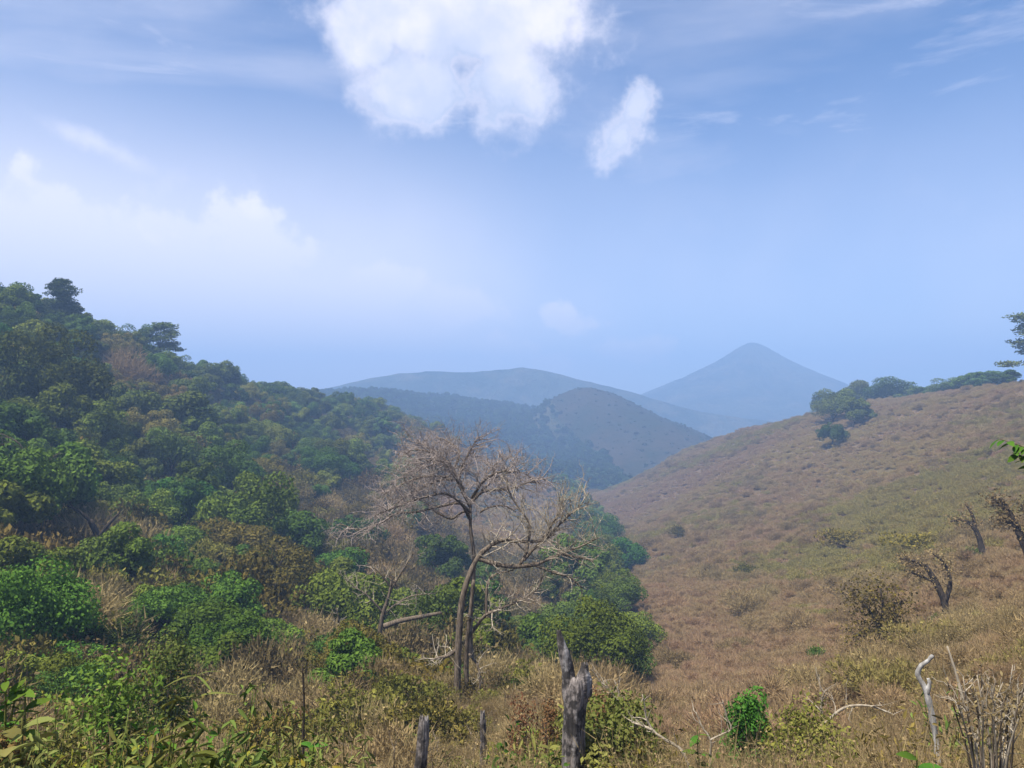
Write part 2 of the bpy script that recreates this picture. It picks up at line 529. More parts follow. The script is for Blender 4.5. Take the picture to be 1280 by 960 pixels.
def pine_mesh(name, mat, seed, h=9.0, nb=26, r=2.6, nleaf=5200, top=.8):
    """Flat plates of needles on spreading boughs, with gaps between, like an old pine."""
    rng = np.random.default_rng(seed)
    b = MB()
    Ps, Ns, T = [], [], []
    for i in range(nb):
        t = i / (nb - 1)
        z = h * (.34 + .64 * t)
        rr = r * (1.0 - top * t ** 2.2) * rng.uniform(.35, 1.0)
        a = rng.uniform(0, 6.28)
        c = np.array([math.cos(a) * rr * .7, math.sin(a) * rr * .7, z])
        m = nleaf // nb
        q = unit(m, rng) * (rng.random(m) ** .5)[:, None] * np.array([1.25, 1.25, .42]) * rng.uniform(.7, 1.25)
        Ps.append(c + q)
        nn = unit(m, rng); nn[:, 2] += .7
        Ns.append(nn / np.linalg.norm(nn, axis=1)[:, None]); T.append(np.clip(.45 + rng.uniform(-.2, .2) + .2 * rng.standard_normal(m), 0, 1))
    P = np.concatenate(Ps); Nn = np.concatenate(Ns)
    b.leaves(P, Nn, .42, .15, np.concatenate(T), rng)
    return b.build(name, mat, link=False)


# ------------------------------------------------------------------ terrain
CP = []          # control points: (px, ln r, z)


def cp(px, py, r):
    p = at(px, py, r)
    CP.append((math.atan2(p[0], p[1]), math.log(r), p[2]))


def cz(px, r, z):
    p = at(px, 480, r)
    CP.append((math.atan2(p[0], p[1]), math.log(r), z))


for px in (-900, -300, 100, 400, 640, 900, 1200, 1600, 2200):
    cz(px, 0.6, -1.62); cz(px, 1.6, -1.72); cz(px, 3.0, -2.05)
cz(50, 5, -2.5); cz(300, 6, -3.3); cz(640, 6, -3.3); cz(900, 6, -3.1); cz(1200, 6, -2.8)
cz(640, 10, -5.2); cz(900, 10, -5.0); cz(250, 10, -5.3); cz(30, 10, -4.6); cz(1180, 10, -4.4)
for a in [
    (30, 862, 27), (-250, 840, 25), (-250, 640, 60), (-250, 440, 100), (-250, 330, 130),
    (0, 700, 50), (0, 560, 82), (0, 430, 118), (0, 398, 138),
    (100, 820, 30), (100, 700, 54), (100, 560, 95), (100, 426, 150),
    (200, 830, 30), (200, 700, 60), (200, 600, 92), (200, 510, 130), (200, 466, 168),
    (300, 830, 32), (300, 720, 58), (300, 620, 95), (300, 540, 150), (300, 496, 195),
    (400, 830, 36), (400, 710, 70), (400, 620, 112), (400, 555, 175), (400, 508, 232),
    (480, 800, 45), (480, 700, 82), (480, 620, 132), (480, 560, 200), (480, 520, 262),
    (560, 820, 42), (560, 710, 92), (560, 640, 165), (560, 555, 280),
    (573, 884, 18), (640, 868, 33), (640, 790, 60), (640, 695, 130), (640, 645, 215), (640, 590, 290),
    (720, 838, 50), (700, 610, 300), (720, 617, 305), (765, 722, 112), (745, 655, 200), (728, 622, 285),
    (800, 895, 22), (800, 805, 48), (800, 742, 76), (800, 690, 120), (800, 650, 190), (800, 597, 318),
    (900, 897, 20), (900, 800, 48), (900, 700, 95), (900, 620, 168), (900, 553, 328), (850, 572, 322),
    (970, 533, 300), (1050, 900, 16), (1050, 800, 38), (1050, 700, 75), (1050, 600, 150), (1050, 513, 272),
    (1150, 497, 232), (1160, 800, 32), (1160, 700, 60), (1160, 600, 112),
    (1280, 900, 10.5), (1280, 800, 22), (1280, 700, 45), (1280, 600, 90), (1280, 530, 140), (1280, 481, 190),
    (1550, 800, 20), (1550, 600, 70), (1550, 440, 160),
]:
    cp(*a)
for px, r, z in [(-250, 190, 20), (0, 200, 8), (100, 215, 2), (200, 235, -6), (300, 270, -14), (400, 310, -26), (480, 340, -32), (560, 360, -45), (640, 365, -52),
                 (720, 380, -60), (800, 400, -56), (900, 420, -42), (970, 390, -30), (1050, 350, -18), (1150, 310, -8), (1280, 265, -4), (1550, 240, 2)]:
    cz(px, r, z)
for px in (-900, -250, 0, 200, 400, 560, 720, 900, 1050, 1280, 1600, 2200):
    cz(px, 560, -88); cz(px, 1000, -118); cz(px, 2500, -120)
for px in (-900, 2200):
    cz(px, 10, -3.5); cz(px, 30, -7); cz(px, 80, 2); cz(px, 160, 15)

CPA = np.array(CP)


class TPS:
    def __init__(self, pts, k=2.2):
        self.X = np.stack([pts[:, 0] * k, pts[:, 1]], 1); self.k = k
        n = len(pts)
        d = np.linalg.norm(self.X[:, None] - self.X[None], axis=2)
        K = np.where(d > 0, d * d * np.log(d + 1e-12), 0) + np.eye(n) * 1e-5
        P = np.concatenate([np.ones((n, 1)), self.X], 1)
        A = np.zeros((n + 3, n + 3)); A[:n, :n] = K; A[:n, n:] = P; A[n:, :n] = P.T
        self.w = np.linalg.solve(A, np.concatenate([self.scale(pts), np.zeros(3)]))

    def scale(self, pts):
        # interpolate the slope angle (z / r), which is smooth across distances
        return pts[:, 2] / np.exp(pts[:, 1])

    def __call__(self, th, lr):
        sh = th.shape
        Q = np.stack([th.ravel() * self.k, lr.ravel()], 1)
        out = np.empty(len(Q))
        for i in range(0, len(Q), 20000):
            q = Q[i:i + 20000]
            d = np.linalg.norm(q[:, None] - self.X[None], axis=2)
            K = np.where(d > 0, d * d * np.log(d + 1e-12), 0)
            out[i:i + 20000] = K @ self.w[:-3] + self.w[-3] + q @ self.w[-2:]
        return (out * np.exp(Q[:, 1])).reshape(sh)


tps = TPS(CPA)
_rn = np.random.default_rng(5)
_lat = _rn.random((256, 256))


def vnoise(x, y):
    xi, yi = np.floor(x).astype(int), np.floor(y).astype(int)
    fx, fy = x - xi, y - yi
    fx, fy = fx * fx * (3 - 2 * fx), fy * fy * (3 - 2 * fy)
    g = lambda a, b: _lat[a % 256, b % 256]
    return (g(xi, yi) * (1 - fx) + g(xi + 1, yi) * fx) * (1 - fy) + (g(xi, yi + 1) * (1 - fx) + g(xi + 1, yi + 1) * fx) * fy - .5


def fbm(x, y, o=4):
    s, a = 0, 1.0
    for i in range(o):
        s = s + a * vnoise(x * 2 ** i + 17 * i, y * 2 ** i + 5 * i); a *= .5
    return s


def ground_z(x, y):
    x, y = np.atleast_1d(np.asarray(x, float)), np.atleast_1d(np.asarray(y, float))
    r = np.maximum(np.hypot(x, y), .6)
    th = np.clip(np.arctan2(x, y), -.92, .92)
    z = tps(th, np.log(np.minimum(r, 2400)))
    z = np.where(r > 620, np.minimum(z, -90), z)
    amp = np.clip(r * .012, .02, 1.6)
    z = z + amp * fbm(x * .07, y * .07, 3) + .10 * np.clip(r / 6, .3, 1) * fbm(x * .6, y * .6, 3)
    return np.maximum(z, -122)


def gz(x, y):
    return float(ground_z(x, y)[0])


def hit(px, py, r0=1.5, r1=420):
    """Where the ray of a photo pixel meets the ground."""
    d = ray(px, py); d = d / math.hypot(d[0], d[1])
    rr = np.exp(np.linspace(math.log(r0), math.log(r1), 900))
    z = ground_z(d[0] * rr, d[1] * rr)
    k = np.nonzero(z >= d[2] * rr)[0]
    i = k[0] if len(k) else len(rr) - 1
    return np.array([d[0] * rr[i], d[1] * rr[i], z[i]])


GUL = np.array([(1, 640), (20, 655), (35, 680), (50, 725), (112, 768), (200, 742), (300, 720), (330, 722), (420, 722)], float)


def gully_px(r):
    return np.interp(r, GUL[:, 0], GUL[:, 1])


def to_px(x, y):
    return 640 + F * x / np.maximum(y * math.cos(PITCH), .01)


def to_py(y, z):
    c, s = math.cos(PITCH), math.sin(PITCH)
    return 480 - F * (-y * s + z * c) / np.maximum(y * c + z * s, .01)


def grid_mesh(name, X, Y, Z, mat, keep=None, smooth=True):
    n, m = X.shape
    V = np.stack([X, Y, Z], -1).reshape(-1, 3)
    i, j = np.meshgrid(np.arange(n - 1), np.arange(m - 1), indexing='ij')
    a = i * m + j
    Q = np.stack([a, a + 1, a + m + 1, a + m], -1)
    if keep is not None:
        Q = Q[keep]
    Q = Q.reshape(-1, 4)
    used, inv = np.unique(Q, return_inverse=True)
    return link_mesh(name, V[used], inv.ravel(), np.full(len(Q), 4), mat, smooth=smooth)


def tag(o, label=None, cat=None, group=None, kind=None):
    for k, v in (('label', label), ('category', cat), ('group', group), ('kind', kind)):
        if v:
            o[k] = v
    return o


def build_ground():
    th = np.concatenate([np.linspace(-math.pi, -.95, 24)[:-1], np.linspace(-.95, .95, 380), np.linspace(.95, math.pi, 24)[1:]])
    rr = np.concatenate([np.exp(np.linspace(math.log(.25), math.log(620), 330)), np.exp(np.linspace(math.log(650), math.log(1930), 24))])
    T, RR = np.meshgrid(th, rr, indexing='ij')
    X, Y = np.sin(T) * RR, np.cos(T) * RR
    Z = ground_z(X, Y)
    rc = (RR[:-1, :-1] + RR[1:, 1:]) / 2
    pc = np.degrees((T[:-1, :-1] + T[1:, 1:]) / 2)
    gp = np.degrees(np.arctan((gully_px(rc) - 640) / F))
    hill = (rc > 24) & (rc < 620) & (np.abs(pc) < 80)
    o = grid_mesh('ground', X, Y, Z, M['soil'], ~hill)
    tag(o, 'brown litter-covered ground of the near slope and valley floor', kind='structure')
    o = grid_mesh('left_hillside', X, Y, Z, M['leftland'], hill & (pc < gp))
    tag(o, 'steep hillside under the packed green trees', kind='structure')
    o = grid_mesh('right_hillside', X, Y, Z, M['rightland'], hill & (pc >= gp))
    tag(o, 'long brown hillside covered in dry scrub', kind='structure')


build_ground()

# ---- the hills beyond the pass
HP = []
HK = .68


def hp(px, py, r):
    r *= HK
    p = at(px, py, r); HP.append((math.atan2(p[0], p[1]), math.log(r), p[2]))


for a in [(250, 510, 880), (330, 502, 890), (400, 494, 900), (440, 489, 900), (490, 489, 900), (560, 497, 930), (620, 506, 960), (660, 510, 960),
          (690, 500, 850), (728, 490, 840), (760, 500, 815), (800, 521, 770), (860, 553, 700), (920, 580, 650), (1000, 610, 600),
          (672, 518, 900), (700, 545, 780), (735, 562, 710), (760, 580, 645), (785, 597, 580), (800, 615, 520),
          (560, 520, 820), (600, 545, 700), (630, 575, 600), (660, 610, 500), (450, 520, 760), (450, 570, 600), (500, 600, 500),
          (740, 520, 780), (790, 545, 720), (830, 575, 640)]:
    hp(*a)
for px in (200, 350, 500, 620, 720, 800, 900, 1050):
    HP.append((math.atan2(px - 640, F), math.log(1300 * HK), -130.)); HP.append((math.atan2(px - 640, F), math.log(1600 * HK), -150.)); HP.append((math.atan2(px - 640, F), math.log(430 * HK), -95.))
for px, r in ((1150, 600), (1150, 800), (80, 600), (80, 900)):
    HP.append((math.atan2(px - 640, F), math.log(r * HK), -130.))
tps_h = TPS(np.array(HP))


def hill_z(x, y):
    r = np.hypot(x, y)
    z = tps_h(np.arctan2(x, y), np.log(r))
    return np.maximum(z + 3.6 * fbm(x * .018, y * .018, 4) - .5, -125)


def build_far():
    th = np.linspace(-.52, .50, 260)
    rr = np.exp(np.linspace(math.log(440 * HK), math.log(1450 * HK), 150))
    T, RR = np.meshgrid(th, rr, indexing='ij')
    X, Y = np.sin(T) * RR, np.cos(T) * RR
    Z = hill_z(X, Y)
    pc = np.degrees((T[:-1, :-1] + T[1:, 1:]) / 2); rc = (RR[:-1, :-1] + RR[1:, 1:]) / 2
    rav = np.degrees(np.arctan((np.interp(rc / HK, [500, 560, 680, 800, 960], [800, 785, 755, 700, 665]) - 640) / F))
    tag(grid_mesh('forested_hill', X, Y, Z, M['far_land'], pc < rav), 'blue-green wooded hill beyond the pass', kind='structure')
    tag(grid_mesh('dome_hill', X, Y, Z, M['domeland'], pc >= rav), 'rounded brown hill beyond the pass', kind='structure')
    # the far range
    cx = np.array([-200, 150, 330, 400, 430, 480, 530, 590, 630, 652, 670, 690, 740, 800, 850, 900, 940, 1000, 1200, 1600], float)
    cy = np.array([520, 505, 494, 488, 480, 470, 464, 466, 461, 457, 461, 466, 479, 494, 508, 518, 524, 532, 540, 545], float)
    th = np.linspace(-.7, .75, 320)
    rr = np.linspace(760, 1300, 90)
    T, RR = np.meshgrid(th, rr, indexing='ij')
    X, Y = np.sin(T) * RR, np.cos(T) * RR
    pxs = 640 + F * np.tan(T)
    crest = np.interp(pxs, cx, cy) + 3.0 * fbm(pxs * .02, pxs * 0 + 3, 4)
    dd = ray(640, 480)
    zc = np.array([at(p, c, 980.)[2] for p, c in zip(pxs[:, 0], crest[:, 0])])[:, None]
    shape = np.exp(-((RR - 980) / 118) ** 2)
    ridg = np.abs(fbm(X * .011 + 3, Y * .006, 5)) * 44
    Z = -125 + (zc + 125) * shape - ridg * np.clip(1 - shape, 0, .9) * shape * 1.5
    Z += 3 * fbm(X * .016, Y * .016, 3) * np.minimum(1, shape * 3)
    Z = np.maximum(Z, -126)
    tag(grid_mesh('mountain', X, Y, Z, M['far_land']), 'hazy blue mountain range with a small peak', kind='structure')
    # the volcano
    top = at(940, 428, 1480.)
    u = np.linspace(0, 1, 90); a = np.linspace(0, 2 * np.pi, 181)
    U, A = np.meshgrid(u, a, indexing='ij')
    rad = U * 466
    drop = np.interp(rad / .834, [0, 12, 31, 72, 156, 273, 397, 517, 560], [0, 2.5, 11, 37, 80, 128, 175, 240, 330]) * .834
    gul = np.abs(vnoise(np.cos(A) * 9 + 30, np.sin(A) * 9 + rad * .002)) * 22 * np.clip(U * 4, 0, 1) * (1 - U)
    X, Y = top[0] + rad * np.sin(A) * 1.0, top[1] + rad * np.cos(A)
    Z = np.maximum(top[2] - drop - gul + 3 * fbm(X * .016, Y * .016, 3) * np.clip(U * 5, 0, 1), -126.5)
    tag(grid_mesh('volcano', X, Y, Z, M['far_land']), 'pale blue cone-shaped volcano on the horizon', kind='structure')


build_far()

# ------------------------------------------------------------------ plants: meshes that copies share
CROWNS = {}
for i in range(4):
    CROWNS[f'dark{i}'] = crown_mesh('crown', M['dark'], 10 + i, (2.4, 3.3, 3.0, 2.7)[i], (3.3, 2.0, 2.7, 2.5)[i], 4.0, (20, 34, 28, 24)[i], 9000, (.26, .32, .24, .28)[i], open_=(0, .3, 0, .35)[i])
    CROWNS[f'mid{i}'] = crown_mesh('crown', M['mid'], 20 + i, (3.5, 2.6, 3.1, 2.9)[i], (1.7, 2.9, 2.4, 2.3)[i], (4.4, 3.8, 3.8, 3.6)[i], (30, 18, 27, 23)[i], 9000, (.26, .33, .24, .29)[i], open_=(.4, 0, .2, .35)[i])
for i in range(2):
    CROWNS[f'bright{i}'] = crown_mesh('crown', M['bright'], 30 + i, 2.8, 2.3, 3.2, 24, 9000, .26)
    CROWNS[f'olivetree{i}'] = crown_mesh('crown', M['olive'], 36 + i, 3.1, 2.0, 3.3, 26, 9000, .22, .45, open_=.4)
CROWNS['hi_dark'] = crown_mesh('crown', M['dark'], 40, 3.0, 2.8, 3.9, 40, 17000, .20)
CROWNS['hi_mid'] = crown_mesh('crown', M['mid'], 41, 3.0, 2.8, 3.7, 40, 17000, .20)
CROWNS['hi_bright'] = crown_mesh('crown', M['bright'], 42, 3.0, 3.2, 3.9, 44, 20000, .19)
CROWNS['pine0'] = pine_mesh('crown', M['dark'], 50)
CROWNS['pine1'] = pine_mesh('crown', M['dark'], 51, 9.5, 26, 3.0, 5600, .45)
TRUNKS = [trunk_mesh('trunk', M['bark_dark'], 60 + i) for i in range(3)]
PTRUNK = trunk_mesh('trunk', M['bark_dark'], 66, 7.0, .2, .6, 3)
BUSH = {}
for i in range(3):
    BUSH[f'olive{i}'] = bush_mesh('foliage', M['olive'], 70 + i, 1.5, 1.7, 1500, .22, .05, 2000, .17)
    BUSH[f'tan{i}'] = bush_mesh('foliage', M['tan'], 80 + i, 1.5, 1.7, 3000, .34, .034, 500, .12)
    BUSH[f'brown{i}'] = bush_mesh('foliage', M['brown'], 180 + i, 1.5, 1.6, 2600, .24, .036, 1100, .13)
    BUSH[f'dryolive{i}'] = bush_mesh('foliage', M['dryolive'], 170 + i, 1.5, .95, 1800, .26, .036, 1000, .12)
    BUSH[f'mauve{i}'] = bush_mesh('foliage', M['mauve'], 90 + i, 1.5, .75, 2800, .30, .030, 300, .10)
BUSH['yellow0'] = bush_mesh('foliage', M['yellow'], 100, 1.5, 1.6, 1200, .22, .05, 1800, .16)
BUSH['green0'] = bush_mesh('foliage', M['mid'], 101, 1.4, 1.5, 800, .2, .05, 2400, .17)
BUSH['bright0'] = bush_mesh('foliage', M['bright'], 103, 1.4, 1.6, 500, .2, .05, 2600, .16)
BUSH['rust0'] = bush_mesh('foliage', M['rust'], 102, 1.2, 1.3, 1400, .22, .04, 1200, .12)
STEMS = [stems_mesh('stems', M['bark_dark'], 110 + i) for i in range(3)]


def empty(name, loc, rz=0.0, s=(1, 1, 1)):
    o = bpy.data.objects.new(name, None)
    o.empty_display_size = .3
    o.location = loc
    o.rotation_euler = (0, 0, rz)
    o.scale = s
    COL.objects.link(o)
    return o


def part(name, me, parent):
    o = bpy.data.objects.new(name, me)
    COL.objects.link(o)
    o.parent = parent
    return o


def tree(name, crown, loc, s, rz, label, group=None, cat='tree', sz=None):
    e = empty(name, loc, rz, (s, s, sz or s))
    tag(e, label, cat, group)
    part('trunk', PTRUNK if crown.startswith('pine') else TRUNKS[int(rz * 10) % 3], e)
    part('crown', CROWNS[crown], e)
    return e


def shrub(name, kind, loc, s, rz, label, group=None, sz=None):
    e = empty(name, loc, rz, (s, s, sz or s))
    tag(e, label, 'shrub', group)
    part('stems', STEMS[int(rz * 10) % 3], e)
    part('foliage', BUSH[kind], e)
    return e


def scatter(name, pts, rz, sc, idx, meshes, label, parent=None):
    """ONE object: instances of a few meshes on the given points."""
    c = bpy.data.collections.new(name + '_kinds')
    for k, m in enumerate(meshes):
        c.objects.link(bpy.data.objects.new(f'{name}_kind_{k:02d}', m))
    me = bpy.data.meshes.new(name)
    n = len(pts)
    me.vertices.add(n)
    me.vertices.foreach_set('co', np.asarray(pts, np.float32).ravel())
    for nm, ty, key, v in (('rot', 'FLOAT_VECTOR', 'vector', np.stack([_rn.normal(0, .07, n), _rn.normal(0, .07, n), rz], 1)),
                           ('siz', 'FLOAT', 'value', sc), ('pick', 'INT', 'value', idx)):
        a = me.attributes.new(nm, ty, 'POINT')
        a.data.foreach_set(key, np.asarray(v, np.int32 if ty == 'INT' else np.float32).ravel())
    me.update()
    o = bpy.data.objects.new(name, me)
    COL.objects.link(o)
    tag(o, label, kind='stuff')
    if parent:
        o.parent = parent
    g = bpy.data.node_groups.new(name + '_nodes', 'GeometryNodeTree')
    g.interface.new_socket('Geometry', in_out='INPUT', socket_type='NodeSocketGeometry')
    g.interface.new_socket('Geometry', in_out='OUTPUT', socket_type='NodeSocketGeometry')
    N, L = g.nodes, g.links
    gi, go = N.new('NodeGroupInput'), N.new('NodeGroupOutput')
    ip = N.new('GeometryNodeInstanceOnPoints')
    ci = N.new('GeometryNodeCollectionInfo')
    ci.inputs['Collection'].default_value = c
    ci.inputs['Separate Children'].default_value = True
    ci.inputs['Reset Children'].default_value = True

    def na(nm, ty):
        x = N.new('GeometryNodeInputNamedAttribute'); x.data_type = ty
        x.inputs['Name'].default_value = nm
        return x.outputs['Attribute']
    ip.inputs['Pick Instance'].default_value = True
    L.new(gi.outputs[0], ip.inputs['Points'])
    L.new(ci.outputs[0], ip.inputs['Instance'])
    L.new(na('pick', 'INT'), ip.inputs['Instance Index'])
    e2r = N.new('FunctionNodeEulerToRotation')
    L.new(na('rot', 'FLOAT_VECTOR'), e2r.inputs[0])
    L.new(e2r.outputs[0], ip.inputs['Rotation'])
    L.new(na('siz', 'FLOAT'), ip.inputs['Scale'])
    L.new(ip.outputs[0], go.inputs[0])
    md = o.modifiers.new('scatter', 'NODES')
    md.node_group = g
    return o


def ring_points(r0, r1, pa, pb, step, rng):
    """Jittered points over a sector; step(r) is the spacing."""
    out = []
    ta, tb = math.atan2(pa - 640, F), math.atan2(pb - 640, F)
    r = r0
    while r < r1:
        s = step(r)
        n = max(1, int((tb - ta) * r / s))
        t = ta + (np.arange(n) + rng.random(n)) / n * (tb - ta)
        q = r + (rng.random(n) - .5) * s * 1.1
        out.append(np.stack([np.sin(t) * q, np.cos(t) * q], 1))
        r += s
    P = np.concatenate(out)
    return np.column_stack([P, ground_z(P[:, 0], P[:, 1])])


def side_of(P):
    r = np.hypot(P[:, 0], P[:, 1])
    px = to_px(P[:, 0], P[:, 1])
    return px - gully_px(r), px, r


HERO = []           # (x, y, radius) kept clear of scattered plants


def hero_tree(crown, px, py, w, label, name='broadleaf_tree', group=None, base_w=6.4, hs=1.0, r=None, cat='tree', sink=.9):
    """A tree whose foot is at photo pixel (px, py) and whose crown spans w pixels."""
    p = hit(px, py) if r is None else at(px, py, r)
    if r is not None:
        p[2] = gz(p[0], p[1])
    d = math.hypot(p[0], p[1])
    s = w / F * math.sqrt(p[0] ** 2 + p[1] ** 2) / base_w * math.cos(math.atan2(p[0], p[1]))
    HERO.append((p[0], p[1], .36 * s * base_w))
    return tree(name, crown, (p[0], p[1], p[2] - sink * s), s, random.uniform(0, 6.2), label, group, cat, s * hs)


def hero_shrub(kind, px, py, w, label, name='shrub', base_w=3.4, hs=1.0, group=None):
    p = hit(px, py)
    s = w / F * math.hypot(p[0], p[1]) / base_w
    HERO.append((p[0], p[1], .4 * s * base_w))
    return shrub(name, kind, (p[0], p[1], p[2] - .08 * s), s, random.uniform(0, 6.2), label, group, s * hs)


random.seed(3)
# ------------------------------------------------------------------ trees one can point to
for crown, px, py, w, lab, kw in [
    ('hi_bright', 22, 868, 165, 'big bright green leafy tree at the left edge, nearest of the hill', dict(hs=1.12)),
    ('hi_dark', 70, 560, 120, 'tallest dark green tree standing above the left slope below the crest pine', dict(hs=1.25)),
    ('dark1', 150, 545, 78, 'dark green tree with a broad crown beside the tallest tree of the left slope', {}),
    ('mid1', 222, 560, 105, 'wide umbrella-shaped mid green tree below the crooked crest pine', dict(hs=.8)),
    ('hi_dark', 288, 640, 92, 'dense glossy dark green tree in the middle of the left slope', dict(hs=1.0)),
    ('hi_bright', 403, 606, 66, 'rounded bright green tree standing alone near the inner end of the left hill', dict(hs=.85)),
    ('bright1', 218, 648, 70, 'bright green tree under the wide umbrella tree', {}),
    ('bright0', 305, 668, 66, 'bright green tree just below the dense glossy tree', {}),
    ('mid2', 352, 660, 60, 'mid green tree right of the bright tree below the glossy one', {}),
    ('dark2', 205, 690, 60, 'dark green tree in shade behind the tan shrubs', {}),
    ('hi_mid', 745, 872, 128, 'large green tree in the gully directly behind the charred stump', {}),
    ('hi_mid', 690, 868, 70, 'deep green tree left of the charred stump in the gully', {}),
    ('hi_dark', 706, 838, 84, 'dark green tree behind the charred stump, upper middle of the gully', {}),
    ('dark1', 655, 822, 60, 'dark green tree in the gully above the small bright one', {}),
    ('hi_mid', 776, 775, 66, 'rounded green tree crowning the upper right of the gully clump', {}),
    ('dark2', 790, 858, 60, 'dark green tree at the foot of the gully clump, right side', {}),
    ('dark3', 624, 812, 46, 'dark small tree right of the twin bare trunks', {}),
    ('mid1', 715, 800, 70, 'mid green tree in the gully behind the dark one above the stump', {}),
    ('bright0', 752, 776, 54, 'bright green tree halfway up the gully floor', {}),
    ('mid2', 728, 752, 54, 'mid green tree up the gully under the pale curved branches', {}),
    ('dark0', 690, 768, 54, 'dark green tree left of the bright one halfway up the gully', {}),
    ('mid0', 796, 822, 64, 'spreading mid green tree at the right side of the gully clump', {}),
    ('bright1', 650, 885, 48, 'small bright green tree in front of the dark gully', {}),
    ('bright1', 775, 722, 66, 'green tree down in the pass where the gully narrows', {}),
    ('mid0', 748, 712, 52, 'left of two green trees down in the pass', {}),
    ('dark3', 552, 742, 80, 'dark green tree hidden behind the umbrella-shaped bare tree', {}),
    ('dark0', 605, 760, 60, 'dark tree behind the bare trunks, right of the mossy limb', {}),
    ('dark0', 480, 560, 40, 'dark green tree on the spur above the bare crown', {}),
    ('dark1', 440, 700, 66, 'dark green tree in shadow left of the bare umbrella crown', {}),
]:
    hero_tree(crown, px, py, w, lab, **kw)
for crown, px, r, w, hs, lab in [
    ('pine0', 82, 146, 52, .8, 'dark pine with layered boughs on the left crest'),
    ('mid0', 128, 150, 44, .8, 'dark broad tree on the left crest right of the layered pine'),
    ('pine1', 206, 166, 52, .72, 'crooked flat-topped pine leaning over the left crest'),
    ('dark1', 246, 180, 38, .9, 'round tree right of the crooked pine on the left crest'),
    ('dark3', 268, 184, 30, .9, 'small round tree last in the group on the left crest'),
    ('dark2', 384, 226, 20, 1.1, 'lone small tree poking above the inner end of the left crest'),
    ('dark0', 40, 140, 60, .8, 'dark green tree on the left crest left of the layered pine'),
    ('dark2', 5, 136, 70, .8, 'dark green tree where the left crest meets the picture edge'),
    ('pine1', 1290, 190, 78, .66, 'tall dark pine at the right edge on the brown ridge'),
    ('dark0', 1022, 288, 40, .75, 'dark tree at the lower end of the grove on the brown ridge'),
    ('dark1', 1048, 280, 58, .75, 'dark tree second from the lower end of the ridge grove'),
    ('mid2', 1080, 268, 62, .75, 'blue-green tree in the middle of the ridge grove'),
    ('dark2', 1110, 258, 58, .7, 'dark tree at the upper end of the ridge grove'),
    ('dark3', 1134, 250, 44, .6, 'small tree just above the ridge grove'),
    ('dark1', 1158, 240, 40, .6, 'first small bushy tree of the line up the brown ridge'),
    ('dark2', 1180, 232, 46, .65, 'second bushy tree of the line up the brown ridge'),
    ('mid1', 1204, 222, 50, .7, 'third bushy tree of the line up the brown ridge'),
    ('dark3', 1228, 212, 50, .65, 'fourth bushy tree of the line up the brown ridge'),
    ('dark0', 1252, 202, 50, .6, 'last bushy tree of the line, beside the tall ridge pine'),
]:
    hero_tree(crown, px, 0, w, lab, name='pine_tree' if crown.startswith('pine') else 'broadleaf_tree', r=r, hs=hs, sink=1.5 if px > 1000 and crown[0] != 'p' else .6,
              base_w=5.2 if crown.startswith('pine') else 6.4)
hero_tree('dark1', 1040, 560, 30, 'dark tree standing alone below the grove on the brown ridge', hs=1.3, sink=1.5)
hero_tree('dark3', 1068, 535, 46, 'dark tree on the slope just under the ridge grove', sink=1.5)
hero_tree('dark2', 1042, 528, 50, 'broad dark tree filling the lower side of the ridge grove', sink=1.6)
for kind, px, py, w, lab, kw in [
    ('tan1', 150, 480, 70, 'large rusty brown bush among green trees under the left crest', {}),
    ('olive0', 72, 600, 85, 'large olive bush on the far left of the hill', {}),
    ('tan0', 130, 700, 120, 'broad tan bush arching over a dark hollow on the left slope', dict(hs=.9)),
    ('tan2', 60, 655, 80, 'tan bush at the far left above the bright green tree', {}),
    ('tan1', 275, 715, 85, 'tan bush below the dense glossy tree', {}),
    ('olive1', 110, 770, 90, 'olive bush right of the big bright green tree', {}),
    ('yellow0', 215, 790, 90, 'yellow-green bush in the middle of the lower left slope', {}),
    ('olive2', 378, 845, 95, 'rounded olive bush behind the thin dark stalk', {}),
    ('tan0', 310, 780, 80, 'mauve-tan bush on the lower left slope', {}),
    ('yellow0', 1060, 680, 60, 'yellow bush on the right slope near the forked dry trees', dict(hs=.7)),
    ('yellow0', 1150, 690, 70, 'yellow bush behind the forked dark tree on the right', dict(hs=.7)),
    ('bright0', 1232, 698, 40, 'bright green bush beside the dry tree at the right edge', dict(hs=.6)),
    ('green0', 1024, 832, 34, 'small conical dark green bush alone on the right slope', dict(hs=1.3)),
    ('yellow0', 625, 868, 40, 'yellow bush right of the twin bare trunks', {}),
    ('rust0', 530, 872, 50, 'rusty brown bush left of the twin bare trunks', dict(hs=.8)),
    ('olive1', 668, 800, 34, 'yellow-olive bush above the dark gully hollow', {}),
]:
    hero_shrub(kind, px, py, w, lab, **kw)

for kind, px, py, w, lab in [
    ('olive1', 848, 672, 26, 'small olive bush low on the brown slope just right of the pass'),
    ('olive0', 936, 722, 34, 'olive bush in the middle of the brown slope, left of the ragged dry tree'),
    ('tan1', 925, 770, 60, 'rounded reddish tan bush right of the gully clump'),
    ('tan2', 838, 840, 60, 'reddish tan bush right of the burnt stump beyond the yellow-green bush'),
    ('mauve1', 880, 870, 60, 'mauve-brown bush above the round bright green bush'),
    ('tan0', 1180, 830, 70, 'tan bush behind the bleached snag'),
    ('olive2', 1075, 855, 60, 'low olive bush between ragged dry tree and thin grey dead branch'),
    ('green0', 1092, 836, 46, 'dark leafy bush at the foot of the ragged dry tree'),
    ('green0', 1172, 782, 26, 'dark bush shading the foot of the larger forked dry tree'),
]:
    hero_shrub(kind, px, py, w, lab)

# ------------------------------------------------------------------ scattered plants
rng = np.random.default_rng(77)


def clear_of_heroes(P):
    ok = np.ones(len(P), bool)
    for x, y, q in HERO:
        ok &= np.hypot(P[:, 0] - x, P[:, 1] - y) > q
    return ok


